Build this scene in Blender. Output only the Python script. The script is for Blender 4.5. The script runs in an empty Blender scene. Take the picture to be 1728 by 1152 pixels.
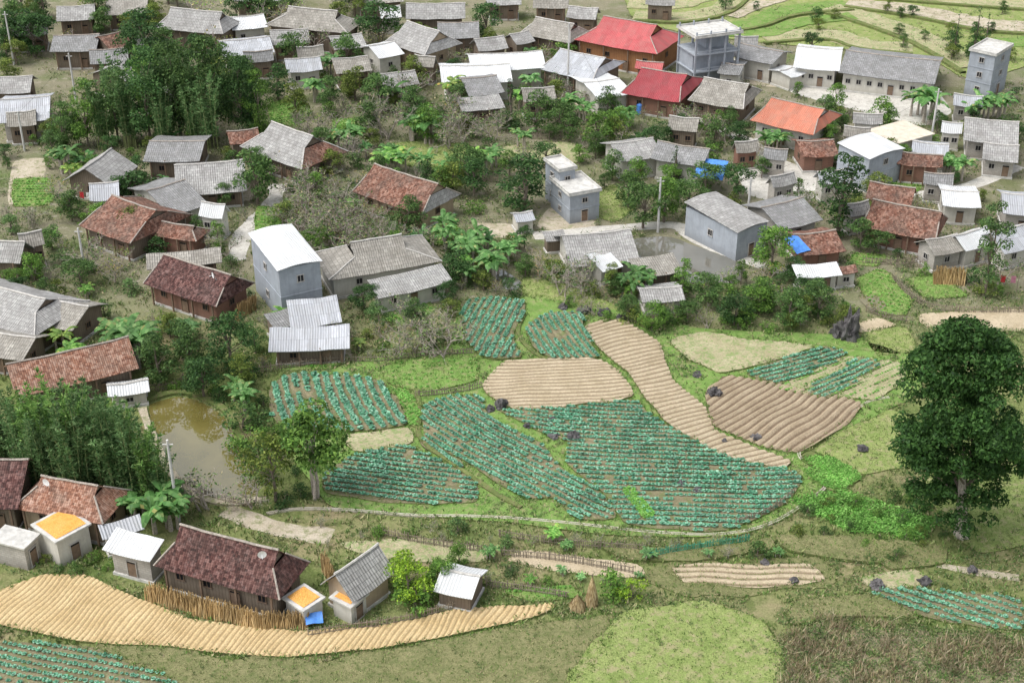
import bpy, bmesh, math, random
import numpy as np
from mathutils import Vector, noise as mn
from mathutils.geometry import tessellate_polygon
random.seed(7); RS=np.random.RandomState(11)
scene=bpy.context.scene; COL=scene.collection
CH=84.0; FP=2400.0; TH=math.radians(30); S30,C30=math.sin(TH),math.cos(TH); HS=.9
def W(u,v,z=0.0):
    dx=(u-864)/FP; dy=(576-v)/FP
    t=(CH-z)/(S30-dy*C30)
    return (dx*t,(C30+dy*S30)*t)
def topz(y,v):
    dy=(576-v)/FP
    return CH+y*(-S30+dy*C30)/(C30+dy*S30)
def proj(x,y,z=0):
    zc=y*C30+(CH-z)*S30; return 864+FP*x/zc, 576-FP*(y*S30-(CH-z)*C30)/zc
# ------------------------------------------------ materials
def newmat(name,rough=.9,spec=.2):
    m=bpy.data.materials.new(name); m.use_nodes=True; nt=m.node_tree
    b=nt.nodes['Principled BSDF']; b.inputs['Roughness'].default_value=rough
    b.inputs['Specular IOR Level'].default_value=spec
    return m,nt,b
def L(nt,a,b): nt.links.new(a,b)
def nz(nt,vec,scale,detail=4,rough=.6):
    n=nt.nodes.new('ShaderNodeTexNoise'); n.inputs['Scale'].default_value=scale
    n.inputs['Detail'].default_value=detail; n.inputs['Roughness'].default_value=rough
    if vec is not None: L(nt,vec,n.inputs['Vector'])
    return n.outputs['Fac']
def ramp(nt,fac,stops):
    r=nt.nodes.new('ShaderNodeValToRGB'); e=r.color_ramp.elements
    while len(e)<len(stops): e.new(.5)
    for i,(p,c) in enumerate(stops):
        e[i].position=p; e[i].color=(c[0],c[1],c[2],1) if not isinstance(c,(int,float)) else (c,c,c,1)
    L(nt,fac,r.inputs['Fac']); return r.outputs['Color']
def mixc(nt,fac,a,b,mode='MIX'):
    m=nt.nodes.new('ShaderNodeMix'); m.data_type='RGBA'; m.blend_type=mode
    for s,val in ((0,fac),(6,a),(7,b)):
        if isinstance(val,(int,float)): m.inputs[s].default_value=val
        elif isinstance(val,tuple): m.inputs[s].default_value=(val[0],val[1],val[2],1)
        else: L(nt,val,m.inputs[s])
    return m.outputs[2]
def mathn(nt,op,a,b=None,clamp=False):
    m=nt.nodes.new('ShaderNodeMath'); m.operation=op; m.use_clamp=clamp
    for i,val in enumerate((a,b)):
        if val is None: continue
        if isinstance(val,(int,float)): m.inputs[i].default_value=val
        else: L(nt,val,m.inputs[i])
    return m.outputs[0]
def bump(nt,b,h,strength=.5,dist=.05):
    n=nt.nodes.new('ShaderNodeBump'); n.inputs['Strength'].default_value=strength
    n.inputs['Distance'].default_value=dist; L(nt,h,n.inputs['Height']); L(nt,n.outputs[0],b.inputs['Normal'])
def pos(nt): return nt.nodes.new('ShaderNodeNewGeometry').outputs['Position']
def uvn(nt): return nt.nodes.new('ShaderNodeTexCoord').outputs['UV']
def mapping(nt,vec,sc,loc=(0,0,0)):
    m=nt.nodes.new('ShaderNodeMapping'); m.inputs['Scale'].default_value=sc; m.inputs['Location'].default_value=loc
    L(nt,vec,m.inputs['Vector']); return m.outputs[0]
def sepx(nt,vec):
    s=nt.nodes.new('ShaderNodeSeparateXYZ'); L(nt,vec,s.inputs[0]); return s.outputs
def isl(nt): return nt.nodes.new('ShaderNodeNewGeometry').outputs['Random Per Island']
def tile_mat(name,dark,mid,light,moss=(.05,.05,.035),mossamt=.5):
    m,nt,b=newmat(name,.88); uv=uvn(nt); p=pos(nt)
    vo=nt.nodes.new('ShaderNodeTexVoronoi'); vo.inputs['Scale'].default_value=1; vo.inputs['Randomness'].default_value=.25
    L(nt,mapping(nt,uv,(4.4,3.4,1)),vo.inputs['Vector'])
    vr=sepx(nt,vo.outputs['Color'])[0]
    c=ramp(nt,vr,[(.05,dark),(.5,mid),(.95,light)])
    n1=nz(nt,p,.45,5,.65); c=mixc(nt,ramp(nt,n1,[(.40,0.0),(.66,mossamt)]),c,moss)
    n2=nz(nt,p,1.3,5,.75); c=mixc(nt,ramp(nt,n2,[(.52,0.0),(.72,.6)]),c,tuple(min(1,x*1.15+.09) for x in light))
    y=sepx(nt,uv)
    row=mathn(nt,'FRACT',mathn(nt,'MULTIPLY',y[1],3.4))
    sh=ramp(nt,row,[(0,.5),(.3,1.0),(1,1.0)]); c=mixc(nt,.7,c,sh,'MULTIPLY')  # shadow along each tile row, painted into the colour
    L(nt,c,b.inputs['Base Color'])
    col=mathn(nt,'SINE',mathn(nt,'MULTIPLY',y[0],27.6))
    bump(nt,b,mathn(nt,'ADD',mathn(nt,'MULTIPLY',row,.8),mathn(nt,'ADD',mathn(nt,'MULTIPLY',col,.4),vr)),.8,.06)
    return m
def sheet_mat(name,base,stain=(.12,.11,.10),amt=.5,rough=.75,streak=.5,pitch=.3,seam=.5,bw=.7,rh=.55):
    m,nt,b=newmat(name,rough,.25); uv=uvn(nt); p=pos(nt)
    br=nt.nodes.new('ShaderNodeTexBrick'); br.inputs['Scale'].default_value=1
    br.inputs['Brick Width'].default_value=bw; br.inputs['Row Height'].default_value=rh; br.inputs['Mortar Size'].default_value=.03
    br.inputs['Color1'].default_value=(*[x*.82 for x in base],1); br.inputs['Color2'].default_value=(*[min(1,x*1.14) for x in base],1)
    br.inputs['Mortar'].default_value=(*[x*seam for x in base],1); L(nt,uv,br.inputs['Vector'])
    c=br.outputs['Color']
    st=nz(nt,mapping(nt,uv,(2.6,.35,1)),1,5,.7); c=mixc(nt,ramp(nt,st,[(.45,0.0),(.75,streak)]),c,stain)
    n=nz(nt,p,.6,6,.7); c=mixc(nt,ramp(nt,n,[(.42,0.0),(.7,amt)]),c,stain)
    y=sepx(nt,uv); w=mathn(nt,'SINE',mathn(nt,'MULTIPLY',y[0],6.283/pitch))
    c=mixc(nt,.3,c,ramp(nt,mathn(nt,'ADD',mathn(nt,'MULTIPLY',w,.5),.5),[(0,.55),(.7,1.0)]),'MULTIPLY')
    L(nt,c,b.inputs['Base Color']); bump(nt,b,w,.6,.05)
    return m
def wall_mat(name,base,kind='plaster',dirt=(.10,.085,.07),amt=.5):
    m,nt,b=newmat(name,.92); p=pos(nt)
    o=nt.nodes.new('ShaderNodeTexCoord').outputs['Object']
    n=nz(nt,p,.8,6,.7); n2=nz(nt,mapping(nt,p,(3,3,.35)),1,5,.7); c=mixc(nt,ramp(nt,n,[(.3,0.0),(.75,1.0)]),base,tuple(x*.7 for x in base))
    if kind in('block','brick'):
        br=nt.nodes.new('ShaderNodeTexBrick'); br.inputs['Scale'].default_value=1; k=.5 if kind=='block' else .28
        br.inputs['Brick Width'].default_value=k; br.inputs['Row Height'].default_value=k*.5; br.inputs['Mortar Size'].default_value=.025
        br.inputs['Color1'].default_value=(*[x*.82 for x in base],1); br.inputs['Color2'].default_value=(*[x*1.12 for x in base],1)
        br.inputs['Mortar'].default_value=(*[x*.6 for x in base],1)
        s=sepx(nt,o); cb=nt.nodes.new('ShaderNodeCombineXYZ'); L(nt,mathn(nt,'ADD',s[0],s[1]),cb.inputs[0]); L(nt,s[2],cb.inputs[1])
        L(nt,cb.outputs[0],br.inputs['Vector']); c=mixc(nt,.6,c,br.outputs['Color'])
    if kind=='plank':
        s=sepx(nt,o); q=mathn(nt,'FRACT',mathn(nt,'MULTIPLY',mathn(nt,'ADD',s[0],s[1]),3.0))
        c=mixc(nt,.8,c,ramp(nt,q,[(0,.3),(.12,1.0),(.9,.9),(1,.4)]),'MULTIPLY'); bump(nt,b,q,.5,.03)
    c=mixc(nt,ramp(nt,n2,[(.45,0.0),(.8,amt)]),c,dirt)
    z=sepx(nt,p)[2]; c=mixc(nt,mathn(nt,'MULTIPLY',ramp(nt,mathn(nt,'MULTIPLY',z,.8),[(0,1.0),(1,0.0)]),.6),c,tuple(x*.9 for x in dirt))
    L(nt,c,b.inputs['Base Color']); return m
def leaf_mat(name,stops,trans=.35,rough=.6):
    m,nt,b=newmat(name,rough,.25); oi=nt.nodes.new('ShaderNodeObjectInfo'); p=pos(nt)
    c=ramp(nt,isl(nt),stops)
    n=nz(nt,p,.55,2); c=mixc(nt,.8,c,ramp(nt,n,[(.3,.6),(.7,1.35)]),'MULTIPLY')
    c=mixc(nt,1.0,c,oi.outputs['Color'],'MULTIPLY')
    L(nt,c,b.inputs['Base Color'])
    if trans>0:
        t=nt.nodes.new('ShaderNodeBsdfTranslucent'); L(nt,c,t.inputs['Color'])
        x=nt.nodes.new('ShaderNodeMixShader'); x.inputs[0].default_value=trans
        L(nt,b.outputs[0],x.inputs[1]); L(nt,t.outputs[0],x.inputs[2]); L(nt,x.outputs[0],nt.nodes['Material Output'].inputs['Surface'])
    return m
def soil_mat(name,a,bb,cc=None,sc=1.0,dots=0.0,dotcol=(.09,.2,.04),lump=.55):
    m,nt,b=newmat(name,.97,.05); p=pos(nt)
    n=nz(nt,p,.35*sc,6,.65); n2=nz(nt,p,5*sc,4,.7)
    c=ramp(nt,n,[(.32,a),(.68,bb)])
    c=mixc(nt,.7,c,ramp(nt,n2,[(.3,lump),(.65,1.3)]),'MULTIPLY')
    if cc: c=mixc(nt,ramp(nt,nz(nt,p,.9*sc,5,.75),[(.50,0.0),(.64,.85)]),c,cc)
    if dots: c=mixc(nt,mathn(nt,'MULTIPLY',ramp(nt,nz(nt,p,3.2,4,.7),[(.52,0.0),(.60,1.0)]),dots),c,dotcol)
    L(nt,c,b.inputs['Base Color']); bump(nt,b,n2,.8,.12); return m
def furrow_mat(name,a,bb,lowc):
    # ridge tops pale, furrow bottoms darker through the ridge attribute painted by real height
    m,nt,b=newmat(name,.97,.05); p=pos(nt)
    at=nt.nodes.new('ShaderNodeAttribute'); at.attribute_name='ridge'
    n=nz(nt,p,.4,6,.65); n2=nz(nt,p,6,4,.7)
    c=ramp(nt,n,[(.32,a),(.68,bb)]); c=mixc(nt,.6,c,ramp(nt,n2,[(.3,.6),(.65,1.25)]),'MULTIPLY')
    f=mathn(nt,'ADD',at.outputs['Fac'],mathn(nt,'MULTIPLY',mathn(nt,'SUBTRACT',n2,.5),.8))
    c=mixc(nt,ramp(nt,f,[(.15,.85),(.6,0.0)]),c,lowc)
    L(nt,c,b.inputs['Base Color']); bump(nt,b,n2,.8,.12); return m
def plain(name,c,rough=.8,var=.25,sc=2.0,spec=.2,metal=0):
    m,nt,b=newmat(name,rough,spec); n=nz(nt,pos(nt),sc,5,.7)
    L(nt,ramp(nt,n,[(.3,tuple(x*(1-var) for x in c)),(.7,tuple(min(1,x*(1+var)) for x in c))]),b.inputs['Base Color'])
    b.inputs['Metallic'].default_value=metal; return m
M={}
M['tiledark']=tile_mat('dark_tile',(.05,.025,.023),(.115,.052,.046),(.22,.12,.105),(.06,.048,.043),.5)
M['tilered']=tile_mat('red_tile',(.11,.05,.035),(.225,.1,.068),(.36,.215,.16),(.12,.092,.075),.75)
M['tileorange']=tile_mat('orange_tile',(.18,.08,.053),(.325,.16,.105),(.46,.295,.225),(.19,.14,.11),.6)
M['grey']=sheet_mat('grey_sheet',(.42,.415,.40),(.18,.17,.16),.65)
M['greyb']=sheet_mat('grey_sheet_brown',(.38,.36,.32),(.165,.15,.125),.7)
M['greyd']=sheet_mat('dark_grey_sheet',(.32,.32,.32),(.14,.14,.13),.6)
M['metal']=sheet_mat('silver_sheet',(.50,.52,.555),(.3,.29,.275),.35,.6,.5,.3,.6,1.0,2.0)
M['white']=sheet_mat('white_sheet',(.74,.76,.77),(.55,.54,.51),.35,.6,.3,.3,.75,1.0,2.0)
M['redsheet']=sheet_mat('red_sheet',(.50,.105,.11),(.43,.2,.18),.5,.65,.4,.3,.8,1.0,2.5)
M['darkred']=sheet_mat('dark_red_sheet',(.35,.06,.07),(.27,.11,.11),.5,.65,.4,.3,.8,1.0,2.5)
M['orangesheet']=sheet_mat('orange_sheet',(.55,.19,.12),(.45,.26,.19),.5,.65,.4,.3,.8,1.0,2.5)
M['slab']=plain('concrete_slab',(.52,.51,.48),.9,.3,1.2)
M['tanslab']=plain('tan_slab',(.6,.54,.44),.9,.2,1.2)
M['bluegrey']=wall_mat('blue_grey_render',(.40,.435,.48),'plaster',(.22,.23,.245),.5)
M['block']=wall_mat('concrete_block',(.49,.46,.42),'block',(.25,.22,.18),.4)
M['plaster']=wall_mat('pale_plaster',(.66,.64,.58),'plaster',(.36,.33,.27),.45)
M['brick']=wall_mat('brick_wall',(.31,.17,.125),'brick',(.15,.11,.09),.4)
M['wood']=wall_mat('wood_plank_wall',(.26,.21,.16),'plank',(.11,.085,.067),.5)
M['woodo']=wall_mat('varnished_plank_wall',(.42,.21,.10),'plank',(.2,.1,.06),.4)
M['mud']=wall_mat('mud_wall',(.47,.37,.26),'plaster',(.26,.2,.145),.5)
M['dark']=plain('dark_opening',(.02,.02,.023),.3,.2)
M['frame']=plain('frame_wood',(.2,.14,.1),.7)
M['framew']=plain('frame_pale',(.45,.43,.4),.7)
M['cap']=plain('lime_ridge_cap',(.36,.32,.28),.9,.4,3)
M['capw']=plain('pale_ridge_cap',(.52,.50,.47),.9,.3,3)
M['corn']=soil_mat('drying_corn',(.74,.36,.08),(.84,.46,.15),None,2)
M['straw']=leaf_mat('straw',[(0,(.22,.15,.07)),(.5,(.43,.32,.16)),(1,(.62,.5,.30))],0,.9)
M['leaf']=leaf_mat('leaves',[(0,(.035,.078,.023)),(.5,(.09,.17,.048)),(1,(.2,.31,.095))],.4)
M['bamboo']=leaf_mat('bamboo_leaves',[(0,(.06,.125,.045)),(.5,(.13,.24,.085)),(1,(.27,.38,.17))],.4)
M['banana']=leaf_mat('banana_leaves',[(0,(.08,.19,.055)),(.6,(.16,.33,.10)),(.93,(.28,.43,.17)),(1,(.47,.4,.15))],.4,.45)
M['cabbage']=leaf_mat('cabbage_leaves',[(0,(.04,.15,.08)),(.5,(.10,.29,.17)),(1,(.28,.47,.34))],0,.6)
M['veg']=leaf_mat('garden_leaves',[(0,(.08,.22,.03)),(.5,(.16,.39,.07)),(1,(.3,.53,.14))],.2,.6)
M['grassblade']=leaf_mat('grass_blades',[(0,(.07,.13,.03)),(.4,(.14,.235,.06)),(.7,(.25,.3,.11)),(1,(.44,.38,.23))],0,.8)
M['weed']=leaf_mat('weed_leaves',[(0,(.045,.09,.028)),(.4,(.10,.175,.05)),(.7,(.19,.23,.09)),(1,(.34,.27,.17))],0,.8)
M['bark']=plain('bark',(.18,.15,.12),.95,.4,4)
M['twig']=plain('twig',(.34,.30,.26),.95,.4,4)
M['palebark']=plain('pale_bark',(.43,.38,.33),.95,.5,6)
M['culm']=plain('bamboo_culm',(.26,.3,.13),.6,.4,3)
M['rock']=soil_mat('karst_rock',(.045,.043,.045),(.2,.19,.19),None,3)
M['concrete']=soil_mat('concrete_path',(.46,.44,.40),(.60,.58,.53),(.36,.34,.29),1.2,lump=.75)
M['canal']=soil_mat('weathered_concrete',(.44,.40,.32),(.56,.52,.45),(.24,.26,.13),2.5,lump=.8)
M['path']=soil_mat('dirt_path',(.37,.32,.235),(.52,.46,.37),(.19,.22,.09),1.2,lump=.7)
M['stake']=plain('fence_stake',(.26,.22,.17),.95,.5,5)
M['post']=plain('pole_concrete',(.55,.54,.52),.9,.2,2)
M['net']=plain('green_net',(.08,.3,.19),.7,.3,3)
M['blue']=plain('blue_tarpaulin',(.08,.25,.68),.5,.3,2,.4)
M['cloth_red']=plain('red_cloth',(.6,.05,.06),.9)
M['cloth_white']=plain('white_cloth',(.75,.75,.75),.9,.1)
M['cloth_pink']=plain('pink_cloth',(.58,.25,.33),.9,.1)
M['bank']=soil_mat('grassy_bank',(.10,.15,.045),(.2,.23,.085),(.23,.19,.11),2)
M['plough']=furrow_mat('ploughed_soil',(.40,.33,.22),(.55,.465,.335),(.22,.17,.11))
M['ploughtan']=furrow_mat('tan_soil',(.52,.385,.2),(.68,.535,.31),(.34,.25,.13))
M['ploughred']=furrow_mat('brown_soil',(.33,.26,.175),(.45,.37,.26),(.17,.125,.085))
M['cabsoil']=soil_mat('cabbage_soil',(.17,.155,.09),(.27,.235,.15),(.13,.18,.06),1.3)
M['grassf']=soil_mat('grass_field',(.19,.26,.075),(.29,.34,.125),(.35,.31,.18),1.3,lump=.5)
M['grassd']=soil_mat('dull_grass',(.17,.18,.08),(.26,.245,.125),(.12,.15,.055),1.4,lump=.45)
M['grassb']=soil_mat('bright_grass',(.13,.235,.055),(.21,.33,.09),(.29,.28,.14),1.4,lump=.5)
M['strips']=soil_mat('mixed_garden',(.35,.31,.19),(.47,.42,.28),(.2,.29,.10),1.2,.6,(.16,.29,.07))
M['drysoil']=soil_mat('dry_scrub_soil',(.22,.19,.12),(.31,.27,.18),(.14,.17,.07),1.2)
def ground_mat():
    m,nt,b=newmat('ground_earth',.97,.05); p=pos(nt); y=sepx(nt,p)[1]
    n=nz(nt,p,.09,6,.6); n2=nz(nt,p,.5,6,.75); n3=nz(nt,p,5,4,.7)
    low=ramp(nt,n,[(.35,(.13,.18,.055)),(.5,(.21,.235,.095)),(.66,(.31,.26,.155))])
    low=mixc(nt,ramp(nt,n2,[(.5,0.0),(.62,.8)]),low,(.11,.15,.045))
    up=ramp(nt,n,[(.35,(.15,.165,.08)),(.5,(.25,.23,.16)),(.68,(.13,.17,.065))])
    up=mixc(nt,ramp(nt,n2,[(.55,0.0),(.66,.8)]),up,(.37,.335,.27))
    mr=nt.nodes.new('ShaderNodeMapRange'); mr.inputs['From Min'].default_value=143; mr.inputs['From Max'].default_value=160; L(nt,y,mr.inputs['Value'])
    c=mixc(nt,mr.outputs[0],low,up)
    c=mixc(nt,.7,c,ramp(nt,n3,[(.3,.6),(.7,1.3)]),'MULTIPLY')
    L(nt,c,b.inputs['Base Color']); bump(nt,b,n3,.8,.15); return m
M['ground']=ground_mat()
def water_mat(name,a,bb):
    m,nt,b=newmat(name,.015,.5); n=nz(nt,pos(nt),.2,3)
    L(nt,ramp(nt,n,[(.35,a),(.7,bb)]),b.inputs['Base Color'])
    b.inputs['IOR'].default_value=2.7
    bump(nt,b,nz(nt,pos(nt),1.0,2),.04,.02); return m
M['water']=water_mat('pond_water',(.13,.11,.03),(.19,.16,.05))
M['watergrey']=water_mat('grey_pond_water',(.14,.135,.11),(.2,.19,.16))
# ------------------------------------------------ mesh helpers
class MB:
    def __init__(s): s.v=[];s.f=[];s.m=[];s.uv=[]
    def face(s,pts,mi=0,uv=None):
        b=len(s.v); s.v+= [tuple(p) for p in pts]; s.f.append(tuple(range(b,b+len(pts)))); s.m.append(mi)
        s.uv+= uv if uv else [(p[0],p[1]) for p in pts]
    def box(s,c,d,mi=0,rot=0,tilt=None):
        cx,cy,cz=c; hx,hy,hz=d[0]/2,d[1]/2,d[2]/2; co,si=math.cos(rot),math.sin(rot)
        P=[]
        for z in(-hz,hz):
            for x,y in((-hx,-hy),(hx,-hy),(hx,hy),(-hx,hy)):
                P.append((cx+x*co-y*si,cy+x*si+y*co,cz+z))
        for q in((3,2,1,0),(4,5,6,7),(0,1,5,4),(1,2,6,5),(2,3,7,6),(3,0,4,7)): s.face([P[i] for i in q],mi)
    def tube(s,pts,rad,n=6,mi=0,cap=True):
        rings=[]
        for i,p in enumerate(pts):
            p=Vector(p); a=Vector(pts[max(0,i-1)]); b2=Vector(pts[min(len(pts)-1,i+1)]); d=(b2-a).normalized()
            up=Vector((0,0,1)) if abs(d.z)<.9 else Vector((1,0,0)); x=d.cross(up).normalized(); y=d.cross(x)
            rings.append([p+(x*math.cos(2*math.pi*k/n)+y*math.sin(2*math.pi*k/n))*rad[i] for k in range(n)])
        for i in range(len(rings)-1):
            for k in range(n):
                s.face([rings[i][k],rings[i][(k+1)%n],rings[i+1][(k+1)%n],rings[i+1][k]],mi)
        if cap: s.face(rings[-1],mi); s.face(rings[0][::-1],mi)
    def patch(s,p00,p10,p11,p01,fn,cell=.6,mi=0):
        p00,p10,p11,p01=[Vector(p) for p in(p00,p10,p11,p01)]
        lu=max((p10-p00).length,(p11-p01).length); lv=max((p01-p00).length,(p11-p10).length)
        nu=max(1,int(lu/cell)); nv=max(1,int(lv/cell))
        ud=((p10-p00) if (p10-p00).length>=(p11-p01).length else (p11-p01)).normalized()
        o=p00; vd=((p01+p11)/2-(p00+p10)/2); vd=(vd-ud*vd.dot(ud)).normalized()
        g=[[None]*(nv+1) for _ in range(nu+1)]
        for i in range(nu+1):
            for j in range(nv+1):
                a=i/nu;b=j/nv; p=(p00*(1-a)+p10*a)*(1-b)+(p01*(1-a)+p11*a)*b
                g[i][j]=(fn(p),((p-o).dot(ud),(p-o).dot(vd)))
        for i in range(nu):
            for j in range(nv):
                q=[g[i][j],g[i+1][j],g[i+1][j+1],g[i][j+1]]
                s.face([k[0] for k in q],mi,[k[1] for k in q])
    def mesh(s,name,mats,smooth=False):
        me=bpy.data.meshes.new(name); me.from_pydata(s.v,[],s.f)
        for mm in mats: me.materials.append(mm)
        me.polygons.foreach_set('material_index',s.m)
        uv=me.uv_layers.new(name='UVMap'); uv.data.foreach_set('uv',[c for q in s.uv for c in q])
        if smooth: me.polygons.foreach_set('use_smooth',[True]*len(s.f))
        me.update(); return me
def link(name,me,parent=None,loc=(0,0,0),rz=0,sc=1):
    o=bpy.data.objects.new(name,me); COL.objects.link(o)
    o.location=loc; o.rotation_euler=(0,0,rz); o.scale=(sc,sc,sc) if isinstance(sc,(int,float)) else sc
    if parent: o.parent=parent
    return o
def empty(name,loc,rz=0):
    o=link(name,None,None,loc,rz); o.empty_display_size=.5; return o
def tag(o,label,cat,group=None,kind=None):
    o['label']=' '.join(label.split()[:12]); o['category']=cat
    if group:o['group']=group
    if kind:o['kind']=kind
    return o
def chaikin(P,it=2,closed=True):
    for _ in range(it):
        Q=[]; n=len(P)
        rng=range(n) if closed else range(n-1)
        if not closed: Q.append(P[0])
        for i in rng:
            a=P[i];b=P[(i+1)%n]
            Q.append((a[0]*.75+b[0]*.25,a[1]*.75+b[1]*.25)); Q.append((a[0]*.25+b[0]*.75,a[1]*.25+b[1]*.75))
        if not closed: Q.append(P[-1])
        P=Q
    return P
def organic(P,r=.13,amp=.22,sc=.45):
    Q=[]; n=len(P)
    for i in range(n):
        a=P[i];b=P[(i+1)%n]
        for t in(r,1-r): Q.append((a[0]*(1-t)+b[0]*t,a[1]*(1-t)+b[1]*t))
    Q=chaikin(Q,1); R=[]; n=len(Q)
    for i in range(n):
        a=Q[i];b=Q[(i+1)%n]; l=math.hypot(b[0]-a[0],b[1]-a[1]); k=max(1,int(l/1.0))
        for j in range(k):
            t=j/k; x=a[0]*(1-t)+b[0]*t; y=a[1]*(1-t)+b[1]*t
            R.append((x+amp*mn.noise(Vector((x*sc,y*sc,1))),y+amp*mn.noise(Vector((x*sc,y*sc,9)))))
    return R
def inpoly(pts,poly):
    x,y=pts[:,0],pts[:,1]; r=np.zeros(len(pts),bool); n=len(poly); j=n-1
    for i in range(n):
        xi,yi=poly[i];xj,yj=poly[j]
        if yi!=yj:
            r^=((yi>y)!=(yj>y))&(x<(xj-xi)*(y-yi)/(yj-yi)+xi)
        j=i
    return r
POLYS=[]; RECTS=[]; MEADOW=[]
def blocked(pts,margin=.0):
    r=np.zeros(len(pts),bool)
    for p in POLYS: r|=inpoly(pts,p)
    for(cx,cy,a,hx,hy) in RECTS:
        dx=pts[:,0]-cx;dy=pts[:,1]-cy;c,s=math.cos(a),math.sin(a)
        r|=(abs(dx*c+dy*s)<hx+margin)&(abs(-dx*s+dy*c)<hy+margin)
    return r
me=bpy.data.meshes.new('ground')
me.from_pydata([(-1500,-600,0),(1500,-600,0),(1500,2400,0),(-1500,2400,0)],[],[(0,1,2,3)]); me.materials.append(M['ground'])
o=link('ground',me); o['kind']='structure'; o['label']='village ground of earth and weeds'
BORDERS=[]
def plot(name,label,px,z,mat,row=None,sp=.8,amp=.08,it=2,block=True,border=.8,skirt='bank'):
    meadow=(mat in('grassf','grassd') and name=='grass_meadow') or name=='dry_field'
    P=organic([W(u,v,z) for u,v in px],amp=1.4 if meadow else .22,sc=.22 if meadow else .45)
    if block: POLYS.append(P)
    if border: BORDERS.append((P,border,z))
    if mat.startswith('grass') and name!='terrace_ground': MEADOW.append((P,z,mat))
    bm=bmesh.new(); vs=[bm.verts.new((x,y,0)) for x,y in P]
    for t in tessellate_polygon([[Vector((x,y,0)) for x,y in P]]):
        try: bm.faces.new([vs[i] for i in t])
        except ValueError: pass
    for f in bm.faces:
        f.normal_update()
        if f.normal.z<0: f.normal_flip()
    rl=bm.verts.layers.float.new('ridge')
    if row:
        a=W(*row[0],z);b=W(*row[1],z); ang=math.atan2(b[1]-a[1],b[0]-a[0]); n=Vector((-math.sin(ang),math.cos(ang),0)); d=Vector((math.cos(ang),math.sin(ang),0))
        def cut(nv,step):
            pr=[v.co.dot(nv) for v in bm.verts]; k=math.floor(min(pr)/step); mx=max(pr)
            while k*step<mx:
                bmesh.ops.bisect_plane(bm,geom=bm.verts[:]+bm.edges[:]+bm.faces[:],plane_co=nv*(k*step),plane_no=nv,dist=1e-5); k+=1
        cut(n,sp/2); cut(d,1.8)
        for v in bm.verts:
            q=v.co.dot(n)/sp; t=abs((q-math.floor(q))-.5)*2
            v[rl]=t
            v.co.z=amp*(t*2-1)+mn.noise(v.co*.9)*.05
            dd=mn.noise(Vector((v.co.x*.2,v.co.y*.2,2)))*.55; v.co+=n*dd
    else:
        for v in bm.verts: v[rl]=1
    for v in bm.verts: v.co.z+=z
    be=[e for e in bm.edges if e.is_boundary]
    r=bmesh.ops.extrude_edge_only(bm,edges=be)
    for e in r['geom']:
        if isinstance(e,bmesh.types.BMVert): e.co.z=-.05
        elif isinstance(e,bmesh.types.BMFace): e.material_index=1
    me=bpy.data.meshes.new(name); bm.to_mesh(me); bm.free()
    me.materials.append(M[mat]); me.materials.append(M[skirt])
    o=link(name,me); o['kind']='structure'; o['label']=label
    return P
CAB=[];VEG=[]
def crops(P,z,row,sp,ins,store,size=1.0,skip=.03,edge=.3):
    a=W(*row[0],z);b=W(*row[1],z); ang=math.atan2(b[1]-a[1],b[0]-a[0]); d=np.array([math.cos(ang),math.sin(ang)]); n=np.array([-d[1],d[0]])
    A=np.array(P); u=A@d;v=A@n
    U,V=np.meshgrid(np.arange(u.min(),u.max(),ins),np.arange(v.min()-1,v.max()+1,sp))
    um=(u.min()+u.max())/2
    U=U+RS.uniform(-.06,.06,U.shape); V=V+RS.uniform(-.035,.035,V.shape)+.15*np.sin(U*.3)+(U-um)**2*.005
    pts=(U.reshape(-1,1)*d+V.reshape(-1,1)*n)
    pts=pts[inpoly(pts,P)]
    nn=np.array([mn.noise(Vector((p[0]*.25,p[1]*.25,3))) for p in pts])
    keep=(RS.rand(len(pts))>skip)&(nn>-.56); pts=pts[keep]; nn=nn[keep]
    for p,q in zip(pts,nn): store.append((p[0],p[1],z,size*RS.uniform(.75,1.15)*(1+.25*q)))
def pl(name,label,px,z,mat,row=None,sp=.8,amp=.08,**k): return plot(name,label,px,z,mat,row,sp,amp,**k)
pl('terrace_ground','green grassy ground of banks between terrace fields',[(450,640),(560,622),(640,600),(770,585),(770,505),(900,498),(1100,535),(1180,555),(1450,565),(1540,600),(1560,660),(1480,700),(1400,735),(1345,768),(1395,815),(1340,870),(1240,905),(1050,905),(860,880),(560,860),(530,820),(470,745)],.16,'grassb',block=False,border=.5)
pl('terrace_ground','far green hillside of terraced plots',[(1040,-90),(1800,-90),(1800,90),(1640,140),(1560,92),(1330,76),(1180,60),(1060,36)],.16,'grassf',block=False,border=0)
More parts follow.
